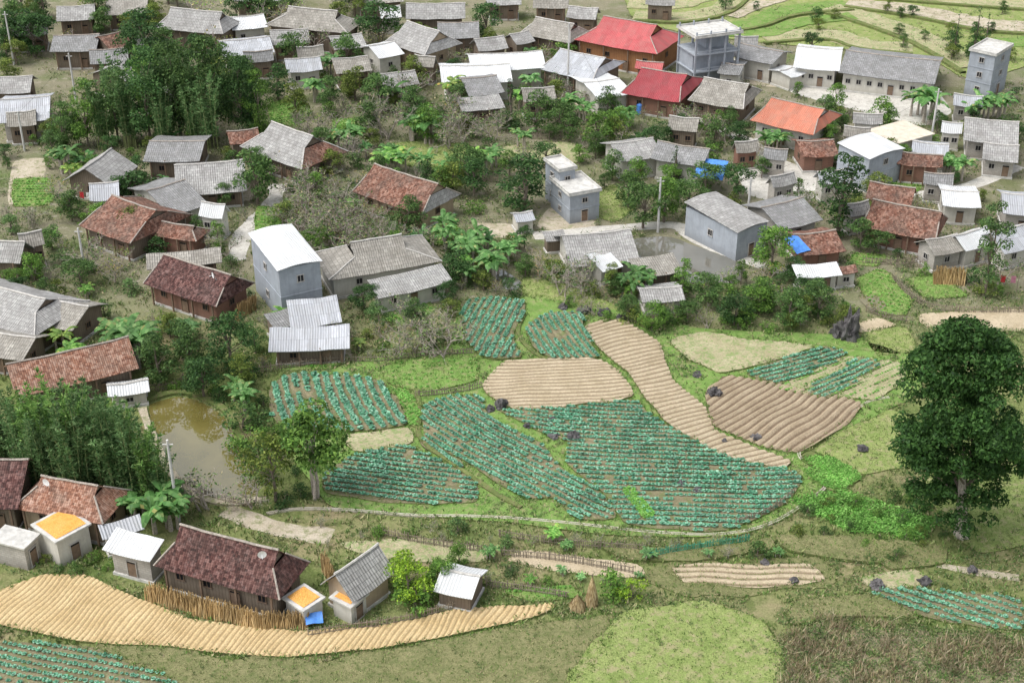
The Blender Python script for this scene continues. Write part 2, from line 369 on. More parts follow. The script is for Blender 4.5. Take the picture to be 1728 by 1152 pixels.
cf=[
([(776,508),(830,501),(886,506),(886,530),(862,562),(886,604),(810,603),(784,570)],.45,((870,510),(822,600)),.8,.46,1.05),
([(884,552),(926,526),(985,526),(986,556),(1018,603),(930,605),(900,585)],.45,((930,530),(985,600)),.8,.46,1.05),
([(450,655),(490,628),(640,637),(668,666),(692,718),(580,729),(480,728),(456,700)],.35,((600,640),(640,725)),1.15,.46,1.45),
([(545,795),(600,764),(690,748),(740,776),(806,814),(808,845),(700,852),(546,832)],.25,((560,800),(800,830)),.8,.46,1.05),
([(714,680),(760,668),(812,666),(820,700),(850,718),(912,745),(945,790),(1010,825),(1045,876),(962,874),(938,840),(890,842),(845,815),(790,778),(712,738)],.33,((730,700),(1010,850)),.8,.46,1.05),
([(836,690),(960,686),(1075,672),(1088,694),(1130,718),(1230,773),(1356,797),(1337,845),(1245,892),(1180,896),(1052,884),(1014,824),(952,780),(960,742),(900,722)],.31,((950,790),(1330,810)),.8,.46,1.05),
([(1246,628),(1395,583),(1438,597),(1322,652)],.31,((1262,630),(1400,590)),.78,.44,1.0),
([(1350,660),(1452,601),(1492,610),(1402,676)],.31,((1365,660),(1470,608)),.78,.44,.95),
([(1460,998),(1500,990),(1730,1004),(1730,1066),(1620,1052),(1540,1036)],.12,((1470,1000),(1600,1045)),.9,.48,1.0),
([(-20,1084),(60,1082),(150,1092),(320,1150),(220,1175),(-20,1175)],.12,((0,1100),(250,1150)),.8,.48,.85),
([(706,735),(782,776),(782,792),(716,752)],.3,((710,735),(780,785)),.75,.44,1.0),
]
for i,(px,z,row,sp,ins,sz) in enumerate(cf):
    P=plot('cabbage_field','low terrace planted with rows of blue-green cabbages',px,z,'cabsoil',row,sp,.05)
    crops(P,z+.03,row,sp,ins,CAB,sz)
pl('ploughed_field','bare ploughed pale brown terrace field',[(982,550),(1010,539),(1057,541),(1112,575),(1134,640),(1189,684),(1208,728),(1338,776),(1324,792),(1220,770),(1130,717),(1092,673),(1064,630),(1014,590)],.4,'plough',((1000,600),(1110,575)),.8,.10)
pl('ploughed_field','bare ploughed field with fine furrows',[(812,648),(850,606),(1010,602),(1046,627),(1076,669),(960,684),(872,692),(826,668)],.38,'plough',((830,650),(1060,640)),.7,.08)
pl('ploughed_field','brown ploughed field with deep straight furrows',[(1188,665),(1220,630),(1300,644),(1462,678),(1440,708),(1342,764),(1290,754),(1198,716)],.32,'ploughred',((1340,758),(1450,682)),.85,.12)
pl('garden_plot','striped garden terrace of soil and seedlings',[(1126,572),(1200,558),(1270,572),(1392,583),(1246,622),(1215,630),(1160,605)],.3,'strips',((1150,600),(1300,570)),.9,.08)
P=pl('garden_plot','garden terrace with rows of green seedlings',[(1300,652),(1436,598),(1524,612),(1530,640),(1480,676),(1360,666)],.29,'strips',((1300,650),(1434,600)),.8,.08)
crops(P,.3,((1300,650),(1434,600)),1.1,.4,VEG,.6,.3)
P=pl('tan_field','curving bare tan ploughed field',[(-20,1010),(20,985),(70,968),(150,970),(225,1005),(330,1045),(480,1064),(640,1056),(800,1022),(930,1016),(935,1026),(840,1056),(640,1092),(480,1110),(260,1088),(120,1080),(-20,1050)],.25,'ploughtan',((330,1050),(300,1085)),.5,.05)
pl('grass_meadow','dull green grass meadow',[(150,1080),(260,1092),(480,1114),(650,1096),(850,1058),(960,1030),(1045,1035),(985,1180),(340,1180)],.12,'grassd')
pl('grass_meadow','bright short grass paddock',[(975,1140),(1000,1080),(1040,1040),(1160,1012),(1290,1048),(1325,1100),(1318,1190),(965,1190)],.18,'grassf')
pl('grass_meadow','patchy grass plot beside the canal',[(1100,955),(1180,940),(1300,945),(1390,940),(1412,975),(1330,1002),(1240,996),(1170,1010),(1090,980)],.1,'grassd',border=.4)
P=pl('vegetable_bed','bright green vegetable bed',[(1348,773),(1400,768),(1462,803),(1408,830),(1368,808)],.2,'grassb'); crops(P,.2,((1360,780),(1450,810)),.4,.35,VEG,.8)
P=pl('vegetable_bed','bright green bean bed beside the cabbages',[(640,650),(690,660),(712,690),(704,720),(692,716),(668,668)],.33,'grassb'); crops(P,.33,((650,660),(700,710)),.5,.4,VEG,.8,.15)
P=pl('vegetable_bed','narrow light green lettuce strip',[(1048,822),(1068,820),(1107,870),(1085,876)],.44,'grassb',border=0); crops(P,.44,((1055,822),(1095,872)),.35,.35,VEG,.8)
P=pl('garden_plot','weedy green garden plot',[(638,618),(720,603),(802,600),(812,640),(720,662),(660,650)],.3,'grassb'); crops(P,.3,((650,630),(800,620)),.9,.6,VEG,.6,.5)
pl('garden_plot','bare sown strip between cabbages',[(570,735),(692,720),(702,746),(600,764)],.28,'strips',((580,740),(690,730)),.8,.06)
pl('grass_meadow','green slope beside the canal',[(1365,762),(1440,706),(1500,684),(1570,720),(1550,790),(1460,800)],.12,'grassf',border=.3)
pl('grass_meadow','green slope under the big tree',[(1560,790),(1740,750),(1740,925),(1660,935),(1580,890)],.1,'grassf',border=.3)
P=pl('vegetable_bed','green kitchen garden beside wattle fence',[(1440,470),(1490,450),(1540,500),(1530,532),(1480,530)],.15,'grassb'); crops(P,.15,((1450,500),(1520,520)),.9,.6,VEG,.7,.3)
pl('garden_plot','grass yard inside curved wattle fence',[(1525,470),(1580,462),(1640,500),(1560,505)],.1,'grassb')
pl('garden_plot','bare yard beside grey houses',[(1545,528),(1740,520),(1740,560),(1560,552)],.08,'plough')
pl('garden_plot','green plot by the ditch',[(1450,562),(1530,548),(1550,592),(1480,600)],.2,'grassf')
pl('garden_plot','bare plot by the ditch',[(1440,545),(1480,535),(1517,548),(1450,564)],.1,'plough')
pl('dry_field','dry scrubby field of corn stubble',[(1325,1075),(1390,1045),(1450,1060),(1560,1062),(1740,1075),(1740,1190),(1330,1190)],.06,'drysoil',block=False,border=1.2)
pl('grass_meadow','light green plot between houses',[(640,250),(700,238),(800,245),(790,280),(690,285)],.1,'grassf')
pl('grass_meadow','pale grass strip between houses',[(830,250),(900,240),(975,240),(988,275),(870,278)],.1,'strips')
pl('grass_meadow','pale green yard',[(1005,330),(1030,310),(1070,345),(1050,368),(1010,368)],.1,'grassf')
for px in [[(450,175),(500,165),(530,190),(500,215),(455,205)],[(690,375),(760,370),(790,400),(740,415),(690,400)],[(430,345),(470,350),(480,400),(430,410)],[(20,300),(90,300),(90,345),(20,350)],[(1440,425),(1500,430),(1480,450),(1430,445)],[(1500,300),(1560,305),(1550,325),(1500,320)],[(1340,175),(1420,185),(1400,200),(1340,190)],[(560,200),(620,200),(620,225),(560,225)],[(680,480),(740,520),(700,550),(640,540)],[(470,600),(600,600),(560,622),(470,625)]]:
    P=pl('garden_plot','small green kitchen garden between houses',px,.1,'grassb',border=.5); crops(P,.1,(px[0],px[1]),.9,.5,VEG,.8,.3)
P=pl('garden_plot','green garden beside hedge',[(880,465),(960,480),(1050,520),(1060,540),(960,515),(880,500)],.1,'grassf')
P=pl('garden_plot','green verge below hedge',[(1190,566),(1450,572),(1540,600),(1390,583),(1270,570)],.2,'grassb',border=0)
P=pl('garden_plot','green weedy garden below canal',[(560,915),(700,905),(830,925),(820,950),(640,945)],.08,'strips')
P=pl('garden_plot','small vegetable garden beside fence',[(840,995),(960,985),(990,1005),(900,1015)],.1,'grassb'); crops(P,.1,((840,1000),(960,990)),.9,.5,VEG,.7,.3)
P=pl('garden_plot','pale bare plot below canal',[(880,925),(1080,950),(1090,975),(960,968),(850,945)],.08,'plough')
P=pl('garden_plot','furrowed tan plot below canal',[(1130,955),(1240,948),(1370,952),(1400,980),(1290,992),(1150,985)],.16,'plough',((1140,970),(1390,972)),.8,.06)
P=pl('garden_plot','pale path side plot',[(1440,975),(1540,955),(1580,985),(1480,996)],.08,'strips')
for z,px in [(.35,[(1300,900),(1480,905),(1560,930),(1480,950),(1330,930)]),(.3,[(1000,915),(1140,925),(1250,915),(1300,905),(1310,925),(1180,945),(1060,945)]),(.25,[(1330,1010),(1480,1000),(1560,1045),(1430,1035),(1330,1055)]),(.3,[(1460,905),(1600,920),(1600,950),(1500,960)]),(.22,[(640,950),(820,960),(830,985),(700,980)])]:
    pl('terrace_step','low scrubby grass terrace below canal',px,z,'grassd',block=False)
def sheet(name,label,px,z,mat,it=2,block=True):
    P=organic([W(u,v,0) for u,v in px])
    if block: POLYS.append(P)
    me=bpy.data.meshes.new(name); fs=[tuple(t) for t in tessellate_polygon([[Vector((x,y,0)) for x,y in P]])]
    me.from_pydata([(x,y,z) for x,y in P],[],fs)
    me.materials.append(M[mat]); bm=bmesh.new(); bm.from_mesh(me)
    for f in bm.faces:
        if f.normal.z<0: f.normal_flip()
    bm.to_mesh(me); bm.free()
    o=link(name,me); o['kind']='structure'; o['label']=label; return P
sheet('school_yard','pale concrete yard before long school building',[(1310,140),(1580,150),(1610,190),(1560,215),(1480,195),(1340,160)],.012,'concrete')
sheet('concrete_yard','pale concrete yard among houses',[(1240,285),(1320,272),(1400,300),(1410,325),(1330,345),(1260,330)],.012,'concrete')
for px in [[(980,120),(1060,150),(1050,185),(960,180)],[(330,292),(420,300),(430,340),(350,340)],[(1440,290),(1500,295),(1500,325),(1460,325)],[(1130,178),(1270,190),(1260,215),(1140,205)],[(610,90),(740,112),(730,135),(620,112)],[(200,395),(260,400),(250,430),(190,425)],[(800,375),(870,378),(880,405),(800,395)],[(20,270),(80,265),(70,330),(10,350)],[(1250,110),(1330,125),(1330,150),(1240,140)],[(600,590),(540,585),(560,605),(590,605)],[(930,345),(1010,375),(990,398),(900,385)]]:
    sheet('packed_earth_yard','pale packed earth yard beside houses',px,.010,'path')
sheet('water_pond','murky olive green village fishpond',[(248,682),(300,668),(342,678),(380,703),(398,745),(430,790),(436,838),(400,846),(335,838),(290,795),(262,735)],.03,'water')
sheet('water_pond','grey pond beside concrete shed',[(1064,402),(1130,398),(1180,418),(1262,446),(1250,478),(1180,480),(1110,470),(1080,440)],.03,'watergrey')
sheet('water_pond','tiny pale pond among banana plants',[(824,462),(850,453),(882,478),(872,490),(834,487)],.03,'watergrey')
sheet('water_pond','small weedy pond in garden',[(1446,502),(1480,500),(1500,520),(1470,528)],.17,'water',block=False)
def ribbon(name,label,px,w,z,mat,it=3,zz=0,canal=False,kind='structure',block=True):
    C=chaikin([W(u,v,zz) for u,v in px],it,False); mb=MB(); Ls=[]
    for i,c in enumerate(C):
        a=C[max(0,i-1)];b=C[min(len(C)-1,i+1)]; d=math.hypot(b[0]-a[0],b[1]-a[1]) or 1; n=(-(b[1]-a[1])/d,(b[0]-a[0])/d)
        ww=w*(1+(.35 if not canal else .2)*mn.noise(Vector((c[0]*.4,c[1]*.4,0))))
        Ls.append((c,n,ww))
    def strip(o1,o2,z1,z2):
        for i in range(len(Ls)-1):
            (c,n,a),(c2,n2,b)=Ls[i],Ls[i+1]
            mb.face([(c[0]+n[0]*o2*a,c[1]+n[1]*o2*a,z2),(c[0]+n[0]*o1*a,c[1]+n[1]*o1*a,z1),(c2[0]+n2[0]*o1*b,c2[1]+n2[1]*o1*b,z1),(c2[0]+n2[0]*o2*b,c2[1]+n2[1]*o2*b,z2)])
    if canal:
        strip(-.5,-.5,0,z);strip(-.5,-.15,z,z);strip(-.15,-.15,z,z-.08);strip(-.15,.15,z-.08,z-.08);strip(.15,.15,z-.08,z);strip(.15,.5,z,z);strip(.5,.5,z,0)
    else:
        strip(-.5,.5,z,z)
        if z>.1: strip(-.5,-.5,0,z); strip(.5,.5,z,0)
        if block: POLYS.append([(c[0]+n[0]*w*.5,c[1]+n[1]*w*.5) for c,n,_ in Ls]+[(c[0]-n[0]*w*.5,c[1]-n[1]*w*.5) for c,n,_ in Ls[::-1]])
    o=link(name,mb.mesh(name,[M[mat]])); o['kind']='structure'; o['label']=label; return o
ribbon('irrigation_canal','narrow muted concrete irrigation canal round the fields',[(1500,672),(1462,678),(1440,700),(1375,735),(1338,768),(1380,795),(1402,818),(1360,850),(1300,888),(1220,905),(1100,900),(950,882),(820,872),(700,872),(600,862),(500,858),(450,868)],.36,.2,'canal',canal=True)
ribbon('lane','pale concrete village lane',[(900,398),(985,390),(1080,382),(1150,378),(1165,402),(1265,442),(1330,460)],2.2,.016,'concrete')
ribbon('lane','narrow dirt lane curving between houses',[(470,310),(462,345),(430,370),(405,400),(400,440)],2.4,.014,'concrete')
ribbon('lane','pale village road between houses',[(985,175),(1040,160),(1150,190),(1260,235),(1300,270),(1420,315),(1500,325),(1600,330),(1720,280)],2.6,.016,'concrete')
ribbon('footpath','dirt footpath beside the fishpond',[(380,860),(430,880),(480,895),(560,905)],2.2,.018,'path')
ribbon('footpath','worn dirt path below the canal',[(1520,925),(1580,955),(1720,975)],1.0,.018,'path')
ribbon('footpath','grassy bund footpath between fields',[(700,655),(712,690),(700,740),(770,785),(840,835),(880,855)],.5,.36,'bank',zz=.3)
ribbon('footpath','grassy bund footpath between fields',[(885,530),(868,560),(905,600),(930,606)],.5,.36,'bank',zz=.3)
ribbon('footpath','low muddy bank around fishpond',[(240,690),(255,735),(285,798),(330,842),(400,852),(450,842)],.9,.28,'path')
ribbon('footpath','low muddy bank around fishpond',[(240,680),(300,660),(350,674),(390,700),(405,745),(438,790),(443,842)],.8,.34,'bank')
for mt,w,px in [('strips',6,[(1070,28),(1160,34),(1230,18),(1260,-20)]),('grassb',5,[(1190,54),(1280,42),(1320,18),(1430,10)]),('grassb',4,[(1230,58),(1300,60),(1340,40),(1440,30)]),('strips',6,[(1290,68),(1400,56),(1440,76),(1540,84)]),('strips',6,[(1400,15),(1480,38),(1560,66),(1640,116)]),('path',7,[(1430,6),(1560,22),(1660,44),(1760,50)]),('strips',6,[(1500,-12),(1620,2),(1760,10)]),('grassb',6,[(1280,-2),(1380,-16),(1480,-20)]),('strips',6,[(1060,8),(1140,12),(1200,-8),(1240,-40)]),('path',4,[(1230,30),(1270,12),(1330,-4)]),('grassb',5,[(1640,70),(1700,75),(1760,70)]),('grassb',8,[(1560,-35),(1700,-28),(1780,-30)]),('path',8,[(1100,-30),(1180,-40),(1260,-60)]),
 ('bank',.9,[(1195,62),(1290,50),(1335,28),(1440,20)]),('bank',.9,[(1290,76),(1400,66),(1440,86),(1540,94)]),('bank',1.2,[(1395,24),(1470,48),(1545,76),(1625,126)]),('bank',1.0,[(1425,14),(1550,32),(1650,56),(1760,62)]),('bank',1.0,[(1070,38),(1160,44),(1245,24),(1275,-20)]),('bank',1.0,[(1470,0),(1620,12),(1760,22)])]:
    ribbon('terrace_plot','far curved terrace plot of young crops',px,w,.2+.02*len(px)+.003*w+random.random()*.12+(.25 if mt=='bank' else 0),mt,block=False)
# ------------------------------------------------ houses
WORDS={'tiledark':'dark maroon tile','tilered':'weathered red tile','tileorange':'orange red tile','grey':'grey fibre cement','greyb':'brownish grey slate','greyd':'dark grey','metal':'silver metal','white':'white metal','redsheet':'bright red metal','darkred':'deep red metal','orangesheet':'orange red metal','slab':'flat concrete','tanslab':'tan concrete'}
WW={'bluegrey':'blue-grey rendered','block':'concrete block','plaster':'pale plastered','brick':'brick','wood':'dark timber','woodo':'varnished timber','mud':'mud-walled'}
def window(root,x,y,z,face,w=.9,h=.9,door=False,pale=False):
    t=.07; nm='door' if door else 'window'; rz={0:0,1:math.pi/2,2:-math.pi/2}[face]
    mb=MB(); mb.box((0,0,0),(w,.06,h),0)
    if door: mb.box((0,-.04,-.1),(w-.12,.03,h*.8),1)
    o=link(nm,mb.mesh(nm,[M['dark'],M['frame']]),root,(x,y,z),rz)
    mb=MB(); mb.box((0,-.05,h/2),(w+.16,.1,t),0); mb.box((0,-.05,-h/2),(w+.2,.13,t),0)
    for s in(-1,1): mb.box((s*(w/2),-.05,0),(t,.1,h-t-.01),0)
    if not door: mb.box((0,-.045,0),(.05,.06,h-t-.01),0)
    link('frame',mb.mesh('frame',[M['framew' if pale else 'frame']]),o); return o
def dish(root,x,y,z):
    mb=MB(); n=12
    for i in range(n):
        a=2*math.pi*i/n;b=2*math.pi*(i+1)/n
        for(r0,r1) in((0,.22),(.22,.4)):
            f=lambda r,t:(r*math.cos(t),-.35-(.4-r)*-.2,.75+r*math.sin(t))
            mb.face([f(r0,a),f(r1,a),f(r1,b),f(r0,b)])
    mb.tube([(0,0,0),(0,-.2,.7)],[.04,.03],5,0); mb.tube([(0,-.3,.75),(0,-.8,.7)],[.02,.03],4)
    return link('satellite_dish',mb.mesh('satellite_dish',[M['cloth_white']]),root,(x,y,z),random.uniform(-.6,.6))
HC=0
def house(roof,A,B,E,hr,he,style='gable',wall='wood',g=.45,end=None,ov=.8,nwin=2,extra='',dsh=None,sag=.18,cap=True,name='house',cat='house',label=None,maxw=None,CD=None):
    global HC; HC+=1; sd=HC*7.3; hr*=HS; he*=HS
    a=Vector(W(*A,hr));b=Vector(W(*B,hr)); d=(b-a).normalized(); n=Vector((-d.y,d.x))
    if CD: c1=Vector(W(*CD[0],he)); c2=Vector(W(*CD[1],he)); e=(c1+c2)/2
    else: e=Vector(W(*E,he))
    if (e-a).dot(n)>0: a,b=b,a; d=-d; n=-n
    hw=max(1.0,abs((e-a).dot(n)))
    c=(a+b)/2; r=(b-a).length/2; ang=math.atan2(d.y,d.x)
    gg={'gable':1.0,'shed':1.0,'hip':0.0,'hipgable':g}[style]
    ex=(1-gg)*hw*.9
    if CD:
        l=sorted([(c1-c).dot(d),(c2-c).dot(d)]); c=c+d*((l[0]+l[1])/4); ex=max(.3,(l[1]-l[0])/2-r) if gg<1 else 0
        if gg>=1: r=(l[1]-l[0])/2
    R=r+ex
    root=empty(name,(c.x,c.y,0),ang)
    if style=='shed': RECTS.append((c.x-n.x*hw/2,c.y-n.y*hw/2,ang,R,hw/2))
    else: RECTS.append((c.x,c.y,ang,R,hw))
    def fn(p):
        p=Vector(p); q=mn.noise(Vector((p.x*.5+sd,p.y*.5,p.z*.3)))
        p.z+= .11*q-sag*max(0,math.cos(p.x/R*1.5))*.8; return p
    mb=MB(); zg=hr-(hr-he)*gg; yg=hw*gg
    for s in ((-1,) if style=='shed' else (-1,1)):
        f=(lambda x,y,z:(x,-y,z)) if s<0 else (lambda x,y,z:(-x,y,z))
        if gg>0: mb.patch(f(-r,yg,zg),f(r,yg,zg),f(r,0,hr),f(-r,0,hr),fn)
        if gg<1: mb.patch(f(-R,hw,he),f(R,hw,he),f(r,yg,zg),f(-r,yg,zg),fn)
    ei=1 if end else 0
    if gg<1:
        for s in(-1,1): mb.patch((s*R,-s*hw,he),(s*R,s*hw,he),(s*r,s*yg,zg),(s*r,-s*yg,zg),fn,.6,ei)
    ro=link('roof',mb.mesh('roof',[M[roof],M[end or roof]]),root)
    sm=ro.modifiers.new('thick','SOLIDIFY'); sm.thickness=.09; sm.offset=-1
    if cap and style!='shed':
        mat=[M['cap' if roof not in('white','metal','grey','greyb') else 'capw']]
        cm=MB(); k=8; cm.tube([fn((-r-.05+(2*r+.1)*i/k,0,hr+.06)) for i in range(k+1)],[.12]*(k+1),5,0)
        link('ridge_cap',cm.mesh('ridge_cap',mat),root)
        if gg<1:
            for sx in(-1,1):
                for sy in(-1,1):
                    cm=MB(); cm.tube([fn(Vector((sx*r,sy*yg,zg))+(Vector((sx*R,sy*hw,he))-Vector((sx*r,sy*yg,zg)))*q+Vector((0,0,.05))) for q in(0,.33,.66,1)],[.09]*4,5,0)
                    link('hip_cap',cm.mesh('hip_cap',mat),root)
    sl=(hr-he)/hw; wm=MB(); ovx=min(ov,R*.2); ovy=min(ov,hw*.25)
    wx=R-ovx; wy=hw-ovy; zt=he+sl*ovy-.16-sag*.5
    ya=-wy; yb=wy if style!='shed' else -.15
    ztb=zt if style!='shed' else hr-.25
    wm.face([(-wx,ya,0),(wx,ya,0),(wx,ya,zt),(-wx,ya,zt)]); wm.face([(wx,yb,0),(-wx,yb,0),(-wx,yb,ztb),(wx,yb,ztb)])
    if style=='shed':
        wm.face([(wx,ya,0),(wx,yb,0),(wx,yb,ztb),(wx,ya,zt)]); wm.face([(-wx,yb,0),(-wx,ya,0),(-wx,ya,zt),(-wx,yb,ztb)])
    elif gg>=1:
        t=hr-.25-sag*.3
        wm.face([(wx,ya,0),(wx,yb,0),(wx,yb,zt),(wx,0,t),(wx,ya,zt)]); wm.face([(-wx,yb,0),(-wx,ya,0),(-wx,ya,zt),(-wx,0,t),(-wx,yb,zt)])
    else:
        wm.face([(wx,ya,0),(wx,yb,0),(wx,yb,zt),(wx,ya,zt)]); wm.face([(-wx,yb,0),(-wx,ya,0),(-wx,ya,zt),(-wx,yb,zt)])
        if gg>0:
            for s in(-1,1):
                x=s*(r-.25); t=[(x,-yg*.95,zg-.1),(x,yg*.95,zg-.1),(x,0,hr-.2)]; wm.face(t if s>0 else t[::-1])
    wm.box((0,(ya+yb)/2,.15),(2*wx+.3,abs(yb-ya)+.3,.3),1)
    link('wall',wm.mesh('wall',[M[wall],M['slab']]),root)
    if wall in('wood','woodo','brick','mud') and R>3:
        for k in range(4):
            pm=MB(); x=-wx+.2+(2*wx-.4)*k/3; pm.box((0,0,(he-.1)/2+.1),(.18,.18,he-.2)); link('post',pm.mesh('post',[M['frame']]),root,(x,ya-.45,0))
    if nwin:
        n=nwin; pal=wall in('bluegrey','plaster','block'); wh=min(.8,zt*.32)
        for k in range(n):
            x=-wx+2*wx*(k+.5)/n
            if k==n//2 and wx>2: window(root,x,ya-.03,.3+min(1.8,zt-.5)/2,0,1.0,min(1.8,zt-.5),True,pal)
            else: window(root,x,ya-.03,zt*.58,0,.8,wh,False,pal)
        if wy>1.6 and style!='shed':
            window(root,wx+.03,0,zt*.58,1,.8,wh,False,pal); window(root,-wx-.03,0,zt*.58,2,.8,wh,False,pal)
    if dsh: dish(root,dsh*r,-hw*.25,hr-(hr-he)*.25-.1)
    base='%s house with %s roof'%(WW[wall],WORDS[roof])
    if extra and len((base+' '+extra).split())<=12: base+=' '+extra
    tag(root,label or base,cat)
    return root
def boxhouse(N,Rr,Lf,h,roof='slab',wall='bluegrey',storeys=2,nr=1,nl=1,extra='',shed=.3,top=None,label=None,z0=0,openf=False,name='house',cat='house'):
    a=Vector(W(*N,h));b=Vector(W(*Rr,h));l=Vector(W(*Lf,h)); v1=b-a;v2=l-a
    a1=math.atan2(v1.y,v1.x); a2=math.atan2(v2.y,v2.x)-math.pi/2
    while a2-a1>math.pi:a2-=2*math.pi
    while a1-a2>math.pi:a2+=2*math.pi
    w1=v1.length;w2=v2.length; ang=(a1*w1+a2*w2)/(w1+w2)
    d=Vector((math.cos(ang),math.sin(ang)));n=Vector((-d.y,d.x)); lx=max(2,v1.dot(d)); ly=max(2,v2.dot(n))
    c=a+d*lx/2+n*ly/2; root=empty(name,(c.x,c.y,0),ang); RECTS.append((c.x,c.y,ang,lx/2,ly/2))
    wm=MB(); hx,hy=lx/2,ly/2
    if openf:
        sh=h/storeys
        for s in range(storeys+1): wm.box((0,0,max(.1,s*sh)),(lx,ly,.22))
        for s in range(storeys):
            for x in(-hx+.2,-hx/3,hx/3,hx-.2):
                for y in(-hy+.2,hy-.2): wm.box((x,y,s*sh+sh/2),(.3,.3,sh-.24))
            if s<2: wm.box((0,.5,s*sh+sh/2),(lx-.7,ly-1.6,sh-.26),1)
            else: wm.box((hx*.3,1,s*sh+sh/2),(lx*.5,ly*.5,sh-.26),1)
        for s in range(1,storeys+1): wm.box((0,-hy+.08,s*sh+.6),(lx-.02,.1,.1))
        for x in(-hx+.2,-hx/3,hx/3,hx-.2):
            for y in(-hy+.2,hy-.2): wm.box((x,y,h+.55),(.22,.22,.9))
    else:
        wm.face([(-hx,-hy,0),(hx,-hy,0),(hx,-hy,h),(-hx,-hy,h)]);wm.face([(hx,-hy,0),(hx,hy,0),(hx,hy,h),(hx,-hy,h)])
        wm.face([(hx,hy,0),(-hx,hy,0),(-hx,hy,h),(hx,hy,h)]);wm.face([(-hx,hy,0),(-hx,-hy,0),(-hx,-hy,h),(-hx,hy,h)]); wm.face([(-hx,-hy,h),(hx,-hy,h),(hx,hy,h),(-hx,hy,h)])
        if storeys>1:
            for s in range(1,storeys): wm.box((0,0,h*s/storeys),(lx+.12,ly+.12,.12),0)
    link('wall',wm.mesh('wall',[M[wall],M['slab' if not openf else wall]]),root)
    rm=MB()
    if roof in('slab','tanslab','corn'):
        rm.box((0,0,h+.1),(lx+.5,ly+.5,.18))
        if roof=='slab' and storeys>1:
            for s in(-1,1): rm.box((0,s*(hy+.14),h+.35),(lx+.5,.12,.32)); rm.box((s*(hx+.14),0,h+.35),(.12,ly+.2,.32))
    else:
        q=.25; fn=lambda p:Vector((p[0],p[1],p[2]+.3*max(0,math.cos(p[0]/hx*1.5))))
        rm.patch((-hx-q,-hy-q,h+.05),(hx+q,-hy-q,h+.05),(hx+q,hy+q,h+.1+shed),(-hx-q,hy+q,h+.1+shed),fn,.8)
        rm.box((0,hy-.1,h+shed/2),(lx-.05,.12,shed))
    ro=link('roof',rm.mesh('roof',[M[roof if roof!='corn' else 'slab']]),root)
    if roof not in('slab','tanslab','corn'):
        sm=ro.modifiers.new('thick','SOLIDIFY'); sm.thickness=.07; sm.offset=-1
    if roof=='corn':
        cm=MB(); fn=lambda p:Vector((p[0],p[1],p[2]+.05*mn.noise(Vector(p)*1.5)))
        cm.patch((-hx+.1,-hy+.1,h+.24),(hx-.1,-hy+.1,h+.24),(hx-.1,hy-.1,h+.24),(-hx+.1,hy-.1,h+.24),fn,.4)
        co=link('drying_corn',cm.mesh('drying_corn',[M['corn']]),None,(c.x,c.y,0),ang); tag(co,'orange corn kernels spread to dry on roof','drying corn','orange corn spread to dry on flat roofs')
    sh=h/storeys
    if not openf:
        for s in range(storeys):
            for k in range(nr):
                x=-hx+lx*(k+.5)/nr
                if s==0 and k==0: window(root,x,-hy-.03,min(1.9,sh-.3)/2+.05,0,1.0,min(1.9,sh-.3),True,True)
                else: window(root,x,-hy-.03,s*sh+sh*.55,0,.8,min(.9,sh*.35),False,True)
            for k in range(nl):
                y=-hy+ly*(k+.5)/nl; window(root,-hx-.03,y,s*sh+sh*.55,2,.8,min(.9,sh*.35),False,True); window(root,hx+.03,y,s*sh+sh*.55,1,.8,min(.9,sh*.35),False,True)
    tag(root,label or('%s %s house with %s roof'%(WW[wall],'two storey' if storeys>1 else 'single storey',WORDS.get(roof,'corn-covered flat'))),cat)
    return root
house('tileorange',(50,798),(145,815),0,5.8,3.4,'hipgable','mud',.3,nwin=2,dsh=-.6,CD=((20,880),(212,868)),extra='beside bamboo')
house('tiledark',(-90,772),(48,775),(-10,858),6.6,3.6,'gable','wood',.4)
boxhouse((95,914),(155,890),(48,892),3.0,'corn','plaster',1,1,0)
boxhouse((40,925),(62,915),(-20,918),2.6,'slab','block',1,1,0)
house('metal',(165,885),(235,866),(205,902),3.4,2.8,'shed','block',nwin=0)
house('white',(202,889),(294,913),0,4.4,3.5,'shed','block',nwin=1,CD=((163,922),(240,947)),extra='beside tiled house')
house('tiledark',(322,889),(488,932),0,6.8,3.4,'hipgable','wood',.4,nwin=4,dsh=.75,CD=((240,952),(455,1005)),extra='above stacked corn stalks')
house('grey',(638,917),(565,968),(640,985),5.2,2.8,'gable','mud',nwin=0,extra='beside corn sheds')
boxhouse((512,1030),(550,1014),(474,1015),2.0,'corn','plaster',1,0,0)
boxhouse((592,1024),(614,1008),(560,1010),2.0,'corn','plaster',1,1,0)
house('white',(745,958),(810,972),(755,1002),3.3,2.3,'gable','wood',nwin=0,name='shed',cat='shed',label='small open timber shed with pale metal roof')
house('tileorange',(58,604),(190,574),0,5.8,3.4,'gable','wood',nwin=2,CD=((15,668),(228,628)),extra='by the bamboo')
house('grey',(-60,468),(62,500),0,5.8,3.4,'hipgable','wood',.4,CD=((-110,532),(84,566)))
house('greyb',(82,503),(150,517),(110,556),4.6,3.0,'gable','wood',nwin=1)
house('greyb',(-40,555),(60,570),(20,606),4.4,3.0,'gable','wood',nwin=1)
house('grey',(-60,400),(42,408),(5,442),5.6,3.4,'gable','wood',nwin=1)
house('white',(180,650),(250,640),(235,662),2.8,2.2,'gable','plaster',nwin=1)
house('tiledark',(283,431),(397,466),0,6.2,3.3,'hipgable','brick',.4,nwin=3,dsh=.7,CD=((242,472),(350,520)))
boxhouse((470,456),(545,446),(410,404),7.4,'white','bluegrey',2,1,1,'standing tall',.5)
house('greyb',(598,407),(684,393),0,6.6,3.6,'hipgable','plaster',.45,nwin=2,CD=((548,476),(738,440)),extra='and pale walls')
